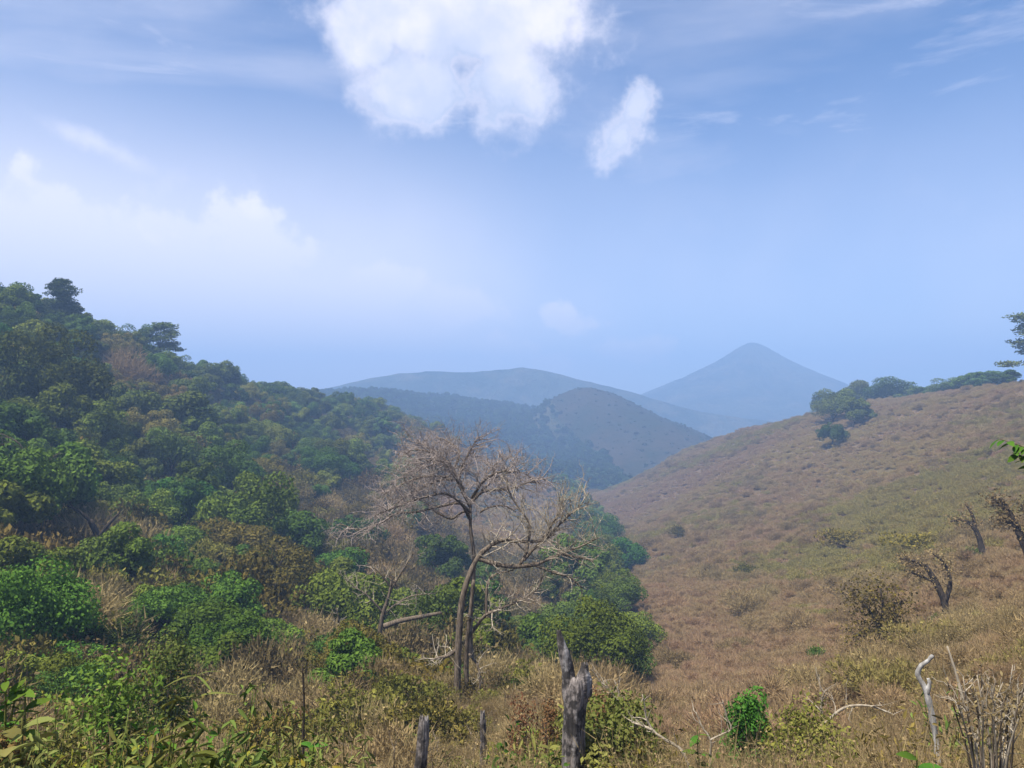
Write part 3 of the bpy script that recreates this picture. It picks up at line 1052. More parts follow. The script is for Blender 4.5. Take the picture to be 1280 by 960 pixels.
def left_slope():
    P = ring_points(18, 345, -420, 800, lambda r: np.interp(r, [18, 30, 60, 120, 250], [1.6, 1.8, 2.3, 3.7, 4.8]), rng)
    sd_, px, r = side_of(P)
    P = P[(sd_ < 4) & clear_of_heroes(P) & ((r > 29) | (px < 500))]
    sd_, px, r = side_of(P)
    py = to_py(P[:, 1], P[:, 2])
    n = len(P)
    wild = fbm(P[:, 0] * .045, P[:, 1] * .045, 3) + rng.normal(0, .22, n)
    # greener high up and in the gully, browner low down and on the spur
    green = .60 * np.clip((660 - py) / 130, -1, 1) + .9 * (np.abs(sd_) < 34) * (r > 30) - 1.9 * np.clip((px - 500) / 90, 0, 1) * (np.abs(sd_) > 30) * (r > 90) + wild * 1.5 - .24
    near = r < 52
    kind = np.where(green > .12, 'tree', np.where(green + rng.normal(0, .35, n) > -.5, 'olive', 'tan'))
    u = rng.random(n)
    kind = np.where(near, np.where(u < .28, 'tree', np.where(u < .68, 'olive', 'tan')), kind)
    kind = np.where((px > 530) & (r > 120) & (kind == 'tan'), 'mauve', kind)
    return P, px, py, r, kind


GREEN = ['dark0', 'dark1', 'dark3', 'dark2', 'mid0', 'mid1', 'mid2', 'mid3', 'mid0', 'mid1', 'mid3', 'bright0', 'bright1', 'olivetree0', 'olivetree1', 'olivetree0']


ANCHORS = [
    (20, 740, 'big bright tree at the left edge'), (70, 470, 'tallest dark tree of the left hill'), (150, 460, 'large rusty bush'), (222, 500, 'wide umbrella tree'),
    (288, 570, 'dense glossy tree'), (403, 560, 'bright tree at the hill end'), (218, 600, 'bright tree under the umbrella tree'), (305, 625, 'bright tree below the glossy tree'),
    (82, 390, 'layered crest pine'), (206, 430, 'crooked crest pine'), (384, 490, 'lone crest tree'), (72, 560, 'large olive bush'), (130, 650, 'broad arching tan bush'),
    (60, 620, 'tan bush above the edge tree'), (275, 680, 'tan bush below the glossy tree'), (110, 730, 'olive bush beside the edge tree'), (215, 755, 'yellow-green bush'),
    (378, 800, 'rounded olive bush'), (745, 790, 'large gully tree'), (650, 855, 'small bright gully tree'), (772, 690, 'green trees down in the pass'), (575, 570, 'umbrella crown of the bare tree'),
    (478, 760, 'grey tangled snag'), (575, 800, 'twin bare trunks'), (700, 660, 'pale curved bare branches'), (440, 640, 'left tip of the bare crown'), (480, 540, 'dark spur tree'),
    (340, 555, 'slope between glossy and hill-end trees'), (20, 520, 'left edge of the slope'), (300, 500, 'middle of the left crest'), (480, 690, 'shaded hollow left of the bare trunks'),
    (330, 740, 'lower middle of the left hill'), (640, 640, 'brown spur behind the bare tree')]
ORD = ['nearest', 'second', 'third', 'fourth', 'fifth', 'sixth', 'seventh', 'eighth', 'ninth', 'tenth', 'eleventh', 'twelfth', 'thirteenth', 'fourteenth', 'fifteenth', 'sixteenth']


def say_which(items):
    """items: (object, look, px, py). Labels each by its look and by what it stands beside in view."""
    by = {}
    for o, look, px, py in items:
        d = [math.hypot(px - a, py - b) for a, b, _ in ANCHORS]
        k = int(np.argmin(d)); a, b, nm = ANCHORS[k]
        dx, dy = px - a, py - b
        rel = ('right of' if dx > 0 else 'left of') if abs(dx) > abs(dy) else ('below' if dy > 0 else 'above')
        by.setdefault((look, rel, nm), []).append((d[k], o))
    for (look, rel, nm), v in by.items():
        v.sort(key=lambda t: t[0])
        for i, (_, o) in enumerate(v):
            o['label'] = f'{look} {rel} the {nm}' if len(v) == 1 else f'{ORD[min(i, 15)]} {look} {rel} the {nm}'


def zone(px, py):
    col = 'far left' if px < 160 else 'middle' if px < 330 else 'inner end'
    row = 'crest' if py < 480 else 'upper slope' if py < 580 else 'lower slope'
    return col, row


def place_left():
    P, px, py, r, kind = left_slope()
    n = len(P)
    sc = np.clip(np.exp(rng.normal(-.14, .27, n)), .45, 1.35)
    nearf = np.where(kind == 'tree', np.interp(r, [18, 60], [.34, .85]), 1.0)
    sc = sc * nearf
    rz = rng.uniform(0, 6.28, n)
    size = sc / r
    inview = (px > -30) & (px < 1310)
    words = {'dark': 'dark green', 'mid': 'mid green', 'bright': 'bright green', 'olivetree': 'olive'}
    # trees
    named = []
    it = np.nonzero(kind == 'tree')[0]
    pick = rng.integers(0, len(GREEN), n)
    own = it[inview[it]]
    own = own[np.argsort(-size[own])][:290]
    for i in own:
        g = GREEN[pick[i]]
        if r[i] < 58 and px[i] < 560:
            g = ('olivetree0', 'mid1', 'mid0', 'olivetree1', 'bright0', 'mid3', 'dark2')[pick[i] % 7]
        col, row = zone(px[i], py[i])
        w = words[g.rstrip('0123')]
        e = tree('broadleaf_tree', g, (P[i, 0], P[i, 1], P[i, 2] - .6 * sc[i]), sc[i], rz[i],
             w, 'trees of the left hill', sz=sc[i] * rng.uniform(.85, 1.15))
        named.append((e, f'{w} tree', px[i], to_py(P[i, 1], P[i, 2] + 3.8 * sc[i])))
    rest = np.setdiff1d(it, own)
    us = [f'dark{k}' for k in range(4)] + [f'mid{k}' for k in range(4)]
    scatter('distant_trees', P[rest] - np.array([0, 0, .6]), rz[rest], sc[rest], rng.integers(0, 8, len(rest)), [CROWNS[u] for u in us],
            'small treetops merging along the far end of the left hill')
    # shrubs
    ish = np.nonzero(kind != 'tree')[0]
    ssc = sc * np.interp(r, [18, 35, 120], [.75, 1.2, 1.5])
    own = ish[inview[ish]]
    own = own[np.argsort(-(ssc / r)[own])][:290]
    nm = {'olive': 'olive green', 'tan': 'dry brown', 'mauve': 'leafless mauve-brown'}
    for i in own:
        k = kind[i]
        col, row = zone(px[i], py[i])
        if px[i] > 440:
            place = 'around the gully behind the bare trees'
        else:
            place = f'on the {col} {row} of the left hill'
        kk = f"{'brown' if k == 'tan' and rng.random() < .75 else k}{rng.integers(0, 3)}"
        if k == 'olive' and rng.random() < .16:
            kk, lab = 'yellow0', 'yellow-green'
        elif k == 'olive' and rng.random() < .12:
            kk, lab = 'green0', 'small dark green'
        else:
            lab = nm[k]
        e = shrub('shrub', kk, (P[i, 0], P[i, 1], P[i, 2] - .1), ssc[i], rz[i], lab, 'shrubs of the left hill', ssc[i] * rng.uniform(.9, 1.3))
        named.append((e, f'{lab} shrub', px[i], to_py(P[i, 1], P[i, 2] + .9 * ssc[i])))
    say_which(named)
    rest = np.setdiff1d(ish, own)
    us = [f'{k}{j}' for k in ('olive', 'brown', 'mauve') for j in range(3)]
    base = np.select([kind == 'olive', kind == 'tan', kind == 'mauve'], [0, 3, 6])
    scatter('undergrowth', P[rest] - np.array([0, 0, .1]), rz[rest], ssc[rest] * 1.1, (base + rng.integers(0, 3, n))[rest], [BUSH[u] for u in us],
            'brown and olive undergrowth between the trees of the left hill')
    # low fill between them so no bare floor shows
    Q = ring_points(20, 330, -420, 800, lambda q: np.interp(q, [20, 60, 150], [1.5, 2.2, 3.4]), rng)
    s2, qx, qr = side_of(Q)
    Q = Q[s2 < 8]; qr = qr[s2 < 8]; qx = qx[s2 < 8]
    m = len(Q)
    w = fbm(Q[:, 0] * .06, Q[:, 1] * .06, 3) + rng.normal(0, .25, m) + .9 * np.clip((qx - 520) / 60, 0, 1) * (qr > 90)
    b = np.where(w > .45, 6, np.where(w > .12, 3, 0))
    scatter('ground_cover', Q - np.array([0, 0, .15]), rng.uniform(0, 6.28, m), rng.uniform(.45, .85, m) * np.interp(qr, [24, 150], [.8, 1.25]), b + rng.integers(0, 3, m), [BUSH[u] for u in us],
            'low tangled scrub covering the floor of the left hill')


def place_right():
    Q = ring_points(14, 345, 560, 1780, lambda q: np.interp(q, [14, 40, 120, 340], [.85, 1.15, 1.5, 2.0]), rng)
    s2, qx, qr = side_of(Q)
    k = (s2 > -2) & clear_of_heroes(Q)
    Q, qx, qr = Q[k], qx[k], qr[k]
    m = len(Q)
    w = 1.25 * fbm(Q[:, 0] * .03 + 9, Q[:, 1] * .03, 3) + rng.normal(0, .13, m) + .34 * np.clip((qx - 850) / 250, 0, 1) * np.clip((190 - qr) / 110, 0, 1) - .12 * np.clip((qr - 150) / 100, 0, 1)
    names = ['mauve0', 'mauve1', 'mauve2', 'mauve0', 'mauve1', 'tan2', 'dryolive0', 'dryolive1', 'dryolive2', 'dryolive1']
    b = np.where(w < .02, rng.integers(0, 3, m), np.where(w < .32, rng.integers(3, 6, m), np.where((w < .66) | (qr < 45), rng.integers(6, 8, m), rng.integers(8, 10, m))))
    big = rng.random(m) < .03
    sc = rng.uniform(.52, .82, m) * np.interp(qr, [14, 60, 340], [.7, .95, 1.45]) * np.where(big, 1.5, 1)
    scatter('dry_scrub', Q - np.array([0, 0, .12]), rng.uniform(0, 6.28, m), sc, b, [BUSH[u] for u in names], 'low dry scrub covering the whole brown hillside on the right')
    return m


def far_woods():
    rr = np.exp(np.linspace(math.log(470 * HK), math.log(1020 * HK), 96))
    out = []
    for q in rr:
        n = int(.78 * q / 4.8)
        t = np.linspace(-.50, .28, n) + rng.normal(0, .004, n)
        out.append(np.stack([np.sin(t) * q, np.cos(t) * q], 1))
    P = np.concatenate(out) + rng.normal(0, 1.4, (sum(map(len, out)), 2))
    P = np.column_stack([P, hill_z(P[:, 0], P[:, 1])])
    r = np.hypot(P[:, 0], P[:, 1]); px = to_px(P[:, 0], P[:, 1])
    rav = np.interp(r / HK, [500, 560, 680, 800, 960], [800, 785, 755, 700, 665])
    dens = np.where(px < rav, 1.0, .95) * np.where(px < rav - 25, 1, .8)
    keep = (rng.random(len(P)) < dens) & (P[:, 2] > -100)
    P, px, r, rav = P[keep], px[keep], r[keep], rav[keep]
    n = len(P)
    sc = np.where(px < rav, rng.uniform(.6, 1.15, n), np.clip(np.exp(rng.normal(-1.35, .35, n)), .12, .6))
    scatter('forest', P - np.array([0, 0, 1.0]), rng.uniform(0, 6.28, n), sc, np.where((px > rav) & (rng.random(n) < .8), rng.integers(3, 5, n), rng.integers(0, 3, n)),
            [crown_mesh('crown', M['far'], 130 + i, 3.0, 2.6, 2.6, 14, 700, .95, .7) for i in range(3)] + [crown_mesh('crown', M['domescrub'], 140 + i, 3.6, 2.0, 1.6, 14, 700, .95, .7) for i in range(2)], 'forest covering the hill beyond the pass, coloured dark for its shaded flank')


place_left()
place_right()
far_woods()
# ------------------------------------------------------------------ dead wood


def smooth_path(P, k=4):
    P = np.asarray(P, float)
    if len(P) < 3:
        return P
    Q = np.concatenate([[2 * P[0] - P[1]], P, [2 * P[-1] - P[-2]]])
    out = []
    for i in range(len(P) - 1):
        a, b, c, d = Q[i:i + 4]
        for t in np.arange(k) / k:
            out.append(.5 * (2 * b + (c - a) * t + (2 * a - 5 * b + 4 * c - d) * t * t + (3 * b - a - 3 * c + d) * t ** 3))
    out.append(P[-1])
    return np.array(out)


def sprout(b, path, rad, n, L, lvl, g, up=.25, spread=1.0, t0=.2, mi=0, sides=4, kids=3):
    """Twigs growing from a limb, each kinked and branching in turn."""
    m = len(path)
    for i in range(n):
        t = t0 + (1 - t0) * (i + g.random()) / n
        k = min(m - 2, int(t * (m - 1)))
        p = path[k] + (path[k + 1] - path[k]) * g.random()
        tg = path[k + 1] - path[k]; tg /= np.linalg.norm(tg) + 1e-9
        d = tg * .7 + g.standard_normal(3) * spread * .75 + np.array([0, 0, up])
        d /= np.linalg.norm(d)
        l = L * g.uniform(.6, 1.45) * (1.1 - .4 * t)
        r0 = min(rad * g.uniform(.4, .65), l * .02 + .0045)
        pts = [p]
        for s in range(3):
            d = d + g.standard_normal(3) * .28 + np.array([0, 0, up * .25]); d /= np.linalg.norm(d)
            pts.append(pts[-1] + d * l / 3)
        b.tube(pts, np.linspace(r0, r0 * .3, 4), sides if lvl > 0 else 3, .5, mi, cap=False)
        if lvl > 0:
            sprout(b, smooth_path(pts, 2), r0, kids, L * .55, lvl - 1, g, up, spread, .25, mi, 3, kids)


def px_path(pts, r, k=4):
    """Photo-pixel polyline (px, py[, depth offset]) at distance r, smoothed."""
    return smooth_path([at(p[0], p[1], r + (p[2] if len(p) > 2 else 0)) for p in pts], k)


def dead_tree(name, label, base, r, trunks, limbs, twig, mats, seed, cat='tree', dens=1.0, kids=3):
    """trunks / limbs: (pixel path, start width px, end width px); limbs also (n twigs, length, levels, up)."""
    g = np.random.default_rng(seed)
    bp = np.array(base)
    e = empty(name, bp)
    tag(e, label, cat)
    u = r / F * .5
    for pts, w0, w1 in trunks:
        P = px_path(pts, r) - bp
        b = MB()
        b.tube(P, np.linspace(w0, w1, len(P)) * u * (1 + .06 * g.standard_normal(len(P))), 10, .5, 0, True, .05, g)
        b.build('trunk', mats[0], e, True)
    for pts, w0, w1, n, L, lvl, up in limbs:
        P = px_path(pts, r) - bp
        b = MB()
        b.tube(P, np.linspace(w0, w1, len(P)) * u * (1 + .08 * g.standard_normal(len(P))), 7, .5, 0, True, .04, g)
        br = b.build('branch', mats[0], e, True)
        if n:
            b = MB()
            sprout(b, P, w0 * u * .7, int(n * dens), L, lvl, g, up, 1.0, .15, kids=kids)
            tw = b.build('twigs', mats[1], br)
            tw['kind'] = 'stuff'
    return e


RA = 18.0
pA = at(573, 884, RA); pA[2] = gz(pA[0], pA[1])
dead_tree('bare_tree', 'bare dead tree with pale curved trunk arching right over the gully', pA, RA,
          [([(573, 905), (572, 870), (572, 830), (574, 790), (577, 755), (584, 727), (594, 703), (604, 689)], 10, 6.5),
           ([(586, 902, .4), (584, 870, .4), (583, 830, .4), (585, 790, .3), (589, 755, .3), (592, 725, .3)], 7.5, 4)],
          [([(602, 691), (612, 683), (628, 675), (650, 677), (675, 676), (692, 668)], 6.5, 3, 9, .75, 2, .35),
           ([(598, 698), (612, 703), (630, 707), (648, 708), (672, 705)], 6.5, 5, 4, .6, 1, .3),
           ([(648, 708), (656, 695), (661, 675), (662, 655), (652, 640), (640, 622), (634, 607)], 4.5, 1.5, 9, .6, 2, .4),
           ([(655, 700), (668, 685), (685, 670), (700, 655), (716, 640), (728, 630)], 4.5, 1.5, 12, .75, 2, .35),
           ([(672, 705), (690, 697), (707, 690), (728, 682), (748, 672)], 4.5, 1.5, 10, .6, 2, .3),
           ([(700, 692), (715, 695), (730, 698), (742, 702)], 4, 2, 5, .4, 1, .1),
           ([(680, 675), (690, 655), (700, 640), (703, 622)], 4, 1.6, 8, .6, 2, .5),
           ([(668, 706), (690, 715), (712, 722), (728, 735)], 4, 1.6, 6, .5, 1, .1),
           ([(583, 800, .4), (594, 785, .3), (606, 770), (622, 762), (642, 754), (660, 745), (672, 736), (680, 715)], 5, 1.6, 12, .6, 2, .2),
           ([(608, 768), (608, 745), (611, 725), (625, 716), (642, 713)], 4, 1.5, 6, .5, 1, .2),
           ([(570, 812), (560, 820), (548, 822), (538, 826)], 5, 2, 6, .45, 1, .1),
           ([(584, 815, .4), (596, 830, .2), (600, 850, .1), (598, 872)], 4, 2, 4, .4, 1, .4)],
          None, (M['bark'], M['pale_twig']), 11, dens=2.6)

RB = 25.0
pB = at(590, 860, RB); pB[2] = gz(pB[0], pB[1])
dead_tree('bare_tree', 'bare tree with wide umbrella crown of pinkish brown twigs behind the curved trunk', pB, RB,
          [([(592, 880), (591, 840), (588, 800), (589, 760), (592, 720), (592, 690), (588, 660), (588, 632)], 6.5, 4)],
          [([(588, 634), (580, 618), (572, 602), (566, 588), (556, 574), (540, 566), (518, 562), (502, 570)], 4.5, 1.4, 20, .95, 2, .06),
           ([(588, 640), (578, 640), (566, 648), (556, 646), (542, 638), (536, 630)], 4, 1.3, 7, .5, 1, .05),
           ([(570, 600), (552, 600), (535, 606), (520, 614), (505, 622), (490, 634), (478, 642)], 4, 1.3, 18, .95, 2, .06),
           ([(588, 650), (576, 630, -.5), (555, 632, -.7), (520, 640, -.8), (495, 642, -.9), (475, 654, -.9), (450, 662, -.9), (425, 655, -.9)], 4, 1.3, 15, .9, 2, .06),
           ([(588, 630), (600, 616), (618, 612), (640, 610), (662, 602), (682, 598)], 4.5, 1.4, 15, .85, 2, .06),
           ([(574, 606), (576, 588), (584, 570), (592, 556), (598, 546)], 4, 1.3, 14, .85, 2, .06),
           ([(590, 625, .8), (605, 598, 1.2), (620, 580, 1.6), (640, 570, 2)], 4, 1.3, 15, .85, 2, .06),
           ([(570, 592, 1), (550, 570, 1.6), (530, 556, 2), (515, 552, 2.3)], 4, 1.3, 16, .9, 2, .06),
           ([(580, 612, -1), (560, 585, -1.6), (545, 575, -2), (528, 580, -2.4)], 4, 1.3, 16, .9, 2, .06),
           ([(590, 622, -1), (606, 600, -1.8), (625, 590, -2.4), (645, 590, -2.6)], 4, 1.3, 15, .85, 2, .06),
           ([(560, 596, -.4), (530, 596, -.9), (505, 604, -1.2), (480, 618, -1.6)], 3.5, 1.3, 16, .85, 2, .06),
           ([(588, 640, -.5), (560, 618, -1.5), (530, 622, -2), (498, 632, -2.3), (468, 645, -2.4)], 3.5, 1.2, 16, .9, 2, .06),
           ([(556, 574, .3), (530, 585, .6), (508, 592, .9), (488, 606, 1.2)], 3, 1.2, 14, .85, 2, .06),
           ([(602, 614), (622, 596, .6), (650, 590, 1), (676, 606, 1.2)], 3.2, 1.2, 14, .85, 2, .06),
           ([(566, 588), (575, 566, .4), (560, 552, .8), (545, 546, 1)], 3, 1.2, 12, .8, 2, .06),
           ([(600, 640), (612, 634), (630, 632), (645, 640)], 3, 1.2, 7, .5, 1, .1)],
          None, (M['bark'], M['twig']), 12, dens=2.0, kids=4)

RC = 27.0
pC = at(478, 812, RC); pC[2] = gz(pC[0], pC[1])
dead_tree('snag', 'tangled grey snag of broken twigs with vines, left of the bare trunks', pC, RC,
          [([(476, 830), (474, 800), (478, 770), (486, 745), (490, 725)], 6, 3)],
          [([(488, 735), (480, 722), (470, 712), (462, 708)], 2.5, 1, 6, .6, 1, .3),
           ([(488, 738), (500, 718), (510, 702), (518, 690)], 2.5, 1, 6, .6, 1, .4),
           ([(478, 765), (460, 745), (445, 735), (430, 722)], 2.5, 1, 8, .6, 1, .2),
           ([(475, 790), (450, 797), (432, 795), (424, 775), (420, 760)], 3, 1.2, 5, .5, 1, .2),
           ([(478, 770), (495, 755), (515, 745), (540, 742)], 2.5, 1, 8, .6, 1, .2)],
          None, (M['bark'], M['pale_twig']), 13, dens=2.2)
g0 = np.random.default_rng(8)
b = MB()
P = px_path([(480, 783), (500, 776), (525, 771), (552, 766)], 26.5)
bp = P[0].copy()
b.tube(P - bp, np.linspace(7, 4, len(P)) * 26.5 / F * .5, 9, .5, 0, True, .06, g0)
e = b.build('fallen_log', M['bark'], None, True); e.location = bp
tag(e, 'grey fallen log leaning across the scrub beside the tangled snag', 'log')

for lab, r, base, tr, lb, seed in [
    ('leaning dead branchy tree with pale limbs at the far left edge', 50, (35, 605),
     [([(30, 625), (34, 600), (36, 585)], 3, 2.2)],
     [([(36, 588), (22, 578), (5, 580), (-15, 574)], 2, 1, 5, .9, 1, .2), ([(36, 590), (50, 578), (66, 574)], 1.8, .8, 5, .9, 1, .2), ([(34, 595), (28, 560), (8, 545), (-10, 540)], 2, 1, 6, .9, 1, .2)], 21),
    ('dark leaning tree trunk under the broad tan bush on the left slope', 50, (125, 715),
     [([(128, 735), (125, 700), (122, 672), (112, 650)], 9, 5)],
     [([(122, 672), (136, 655), (150, 640)], 5, 2, 5, .8, 1, .3), ([(112, 650), (98, 638), (84, 632)], 4, 2, 5, .8, 1, .3)], 22),
    ('forked dark dry tree on the right slope, larger of the two forked ones', 34, (1182, 775),
     [([(1184, 785), (1181, 755), (1170, 728), (1156, 706)], 8, 5)],
     [([(1160, 712), (1145, 702), (1124, 698)], 5, 2, 7, .5, 1, .15), ([(1181, 755), (1188, 728), (1180, 704), (1164, 690)], 5, 2, 7, .5, 1, .25), ([(1170, 728), (1150, 720), (1130, 712)], 4, 1.6, 6, .45, 1, .1)], 23),
    ('small forked dark dry tree high on the right slope', 48, (1226, 682),
     [([(1228, 690), (1222, 668), (1212, 652)], 6, 4)],
     [([(1214, 655), (1202, 650), (1188, 652)], 4, 1.6, 6, .6, 1, .15), ([(1220, 664), (1216, 645), (1207, 630)], 4, 1.6, 6, .6, 1, .3)], 24),
    ('dark dry tree leaning left at the right edge of the slope', 34, (1288, 705),
     [([(1294, 722), (1280, 680), (1266, 648), (1250, 622)], 8, 4)],
     [([(1262, 642), (1250, 632), (1240, 620)], 4, 1.6, 7, .5, 1, .2), ([(1272, 660), (1258, 652), (1246, 650)], 4, 1.6, 6, .5, 1, .1), ([(1280, 680), (1284, 650), (1276, 630)], 4, 1.6, 6, .5, 1, .3)], 25),
    ('ragged dry tree with withered yellow leaves on the right slope', 27, (1108, 828),
     [([(1112, 838), (1104, 800), (1096, 776)], 7, 4)],
     [([(1098, 780), (1082, 758), (1066, 742)], 4, 1.6, 7, .45, 1, .2), ([(1103, 798), (1116, 772), (1128, 750)], 4, 1.6, 8, .45, 1, .25), ([(1106, 808), (1088, 800), (1070, 792)], 4, 1.6, 7, .45, 1, .1), ([(1100, 785), (1104, 760), (1100, 735)], 4, 1.6, 7, .45, 1, .3)], 26),
]:
    pb = at(base[0], base[1], r); pb[2] = gz(pb[0], pb[1])
    left = base[0] < 640
    e = dead_tree('dry_tree', lab, pb, r, tr, lb, None, (M['bark'] if seed == 21 else M['bark_dark'],) * 2, seed)
    if not left:                                    # withered leaf clusters at the branch ends
        g = np.random.default_rng(seed)
        b = MB()
        for pts, *_ in lb:
            for q in px_path(pts, r)[-8:]:
                m = 48 if seed != 26 else 80
                C = q - pb + g.standard_normal((m, 3)) * (.2 if seed != 26 else .3)
                s = g.uniform(.06, .13, m)
                b.leaves(C, unit(m, g), s, s * .6, np.clip(g.normal(.2, .2, m), 0, 1), g, 0 if seed != 26 or g.random() < .8 else 1, .5)
        o = b.build('withered_leaves', [M['olive'] if seed == 26 else M['tan'], M['yellow']], e)
        o['kind'] = 'stuff'

# ------------------------------------------------------------------ stumps


def stump(label, r, rows, seed, prongs=(), mat='char', name='stump'):
    """rows: (py, left px, right px) silhouettes; the trunk is fluted and torn at the top."""
    g = np.random.default_rng(seed)
    rows = np.array(rows, float)
    slim = .80
    foot = at((rows[0, 1] + rows[0, 2]) / 2, rows[0, 0], r)
    foot[2] = gz(foot[0], foot[1])
    e = empty(name, foot); tag(e, label, 'stump')

    def column(rows, nm, sides=44, taper=False):
        py = np.linspace(rows[0, 0], rows[-1, 0], 46)
        l = np.interp(-py, -rows[:, 0], rows[:, 1]); q = np.interp(-py, -rows[:, 0], rows[:, 2])
        C = np.array([at(x, y, r) for x, y in zip((l + q) / 2, py)]) - foot
        rad = (q - l) / 2 * r / F * slim
        th = np.linspace(0, 2 * np.pi, sides, endpoint=False)
        fl = .10 * np.sin(3 * th + 1) + .07 * np.sin(5 * th + 2) + .06 * g.standard_normal(sides) - .10 * (g.random(sides) < .18)
        z = np.arange(46)[:, None]
        k = 1 + fl[None] * (1 + .5 * np.sin(z * .13)) + .035 * g.standard_normal((46, sides)) + .05 * np.sin(z * .33 + th[None] * 2)
        X = C[:, 0][:, None] + rad[:, None] * k * np.cos(th)
        Y = C[:, 1][:, None] + rad[:, None] * k * np.sin(th) * .85
        Z = np.repeat(C[:, 2][:, None], sides, 1)
        Z[-1] += g.uniform(-.03, .03, sides)
        Z[-2] += g.uniform(-.01, .03, sides)
        V = np.stack([X, Y, Z], -1).reshape(-1, 3)
        i, j = np.meshgrid(np.arange(45), np.arange(sides), indexing='ij')
        a = i * sides + j; bq = i * sides + (j + 1) % sides
        b = MB()
        b.add(V, np.stack([a, bq, bq + sides, a + sides], -1).reshape(-1, 4), 4, .5)
        cap = b.n
        b.add(np.array([[X[-1].mean(), Y[-1].mean(), Z[-1].min() - .03]]), np.zeros((0, 3)), 3, .5)
        jj = np.arange(sides)
        b.f.append(np.stack([45 * sides + jj, 45 * sides + (jj + 1) % sides, np.full(sides, cap)], 1).ravel())
        b.s.append(np.full(sides, 3)); b.t.append(np.full(sides, .5)); b.m.append(np.zeros(sides, int))
        b.build(nm, M[mat], e, False)
    column(rows, 'trunk')
    for p in prongs:
        column(np.array(p, float), 'splinter', 22, True)
    return e


M['char'] = None
t = MT('wood_weathered_burnt')
tc = t.n('ShaderNodeTexCoord')
mp = t.n('ShaderNodeMapping'); mp.inputs['Scale'].default_value = (1, 1, .13)
t.link(tc.outputs['Object'], mp.inputs['Vector'])
f1 = t.noise(mp.outputs[0], 42, 6, .7)
f2 = t.noise(mp.outputs[0], 12, 4, .6)
f3 = t.noise(tc.outputs['Object'], 7, 4, .6)
c = t.mix(t.rng(f1, .35, .62), (.040, .033, .029), (.25, .215, .195))
c = t.mix(t.rng(f2, .50, .64, 0, .75), c, (.36, .34, .325))
c = t.mix(t.rng(f3, .46, .58, 0, .92), c, (.020, .017, .016))
b_ = t.n('ShaderNodeBsdfPrincipled'); b_.inputs['Roughness'].default_value = .85
t.link(c, b_.inputs['Base Color'])
bp_ = t.n('ShaderNodeBump'); bp_.inputs['Strength'].default_value = .9; bp_.inputs['Distance'].default_value = .02
t.link(f1, bp_.inputs['Height']); t.link(bp_.outputs[0], b_.inputs['Normal'])
o_ = t.n('ShaderNodeOutputMaterial'); t.link(b_.outputs[0], o_.inputs['Surface'])
M['char'] = t.m

stump('tall weathered burnt stump with two broken prongs in the foreground', 6.5,
      [(1040, 692, 737), (990, 697, 733), (960, 698, 732), (915, 700, 733), (885, 700, 736), (868, 701, 739), (856, 703, 739), (846, 709, 735)], 31,
      [[(875, 700, 726), (850, 701, 720), (832, 699, 717), (815, 696, 713), (800, 695, 706), (789, 695, 701)],
       [(870, 714, 740), (853, 716, 741), (842, 720, 739), (831, 726, 735)]])
stump('short leaning weathered stump at the bottom, left of the tall stump', 5.4,
      [(1060, 510, 534), (990, 513, 534), (960, 515, 534), (930, 519, 537), (908, 521, 537), (898, 523, 536)], 32)
stump('thin dark broken trunk between the two stumps', 9.5,
      [(1000, 599, 610), (960, 598, 610), (930, 599, 609), (905, 599, 608), (890, 600, 606)], 33)


def dead_branch(label, r, paths, mat, seed, tw=(5, .25, 1, .3), name='dead_branch', bark=None):
    g = np.random.default_rng(seed)
    P0 = px_path(paths[0][0], r)
    bp = P0[0].copy()
    e = empty(name, bp); tag(e, label, 'branch')
    for pts, w0, w1 in paths:
        P = px_path(pts, r) - bp
        b = MB()
        b.tube(P, np.linspace(w0, w1, len(P)) * r / F * .5 * (1 + .1 * g.standard_normal(len(P))), 8, .5, 0, True, .06, g)
        o = b.build('branch', M[mat], e, True)
        if tw[0]:
            b = MB()
            sprout(b, P, w0 * r / F * .4, tw[0], tw[1], tw[2], g, tw[3])
            b.build('twigs', M[mat], o)['kind'] = 'stuff'
    return e


dead_branch('pale bleached crooked snag curling right above the dry scrub at lower right', 7.0,
            [([(1180, 1010), (1174, 960), (1170, 925), (1165, 895), (1160, 872), (1154, 856), (1147, 843), (1152, 832), (1160, 826), (1166, 819)], 7.5, 3.5),
             ([(1158, 866), (1162, 855), (1160, 848)], 5, 3)], 'pale', 41, (0, 0, 0, 0), 'bleached_snag')
dead_branch('white twisted dead branch rising from the scrub right of the yellow-green bush', 6.5,
            [([(868, 985), (860, 955), (850, 936), (832, 925), (817, 914), (808, 898), (806, 884), (803, 868)], 5, 1.2), ([(815, 912), (800, 906), (790, 903)], 4, 1.5)], 'pale_twig', 42, (8, .16, 0, .3))
dead_branch('white forked twig beside the round green bush', 6.5,
            [([(890, 985), (888, 945), (888, 925), (876, 906), (870, 890)], 3.2, 1), ([(888, 925), (902, 918), (914, 911), (908, 895), (903, 875)], 2.6, 1)], 'pale_twig', 43, (8, .16, 0, .4))
dead_branch('thin white twig standing in dry brush behind the yellow-green bush', 9.0,
            [([(772, 915), (770, 890), (774, 870), (768, 850)], 3, 1.2), ([(772, 875), (760, 860), (748, 850)], 2.5, 1.2)], 'pale_twig', 44, (6, .25, 1, .3))
dead_branch('dry pale stick leaning over the scrub right of the bleached snag', 6.5,
            [([(1222, 930), (1205, 880), (1196, 845), (1184, 808)], 4, 2)], 'pale_twig', 45, (3, .15, 0, .3))
dead_branch('thin grey dead branch lying across the brush right of the round green bush', 9.0,
            [([(1000, 930), (1030, 905), (1055, 885), (1085, 882), (1110, 890)], 4, 1.5), ([(1030, 905), (1026, 880), (1032, 862)], 3, 1.2)], 'pale_twig', 46, (6, .3, 1, .3))

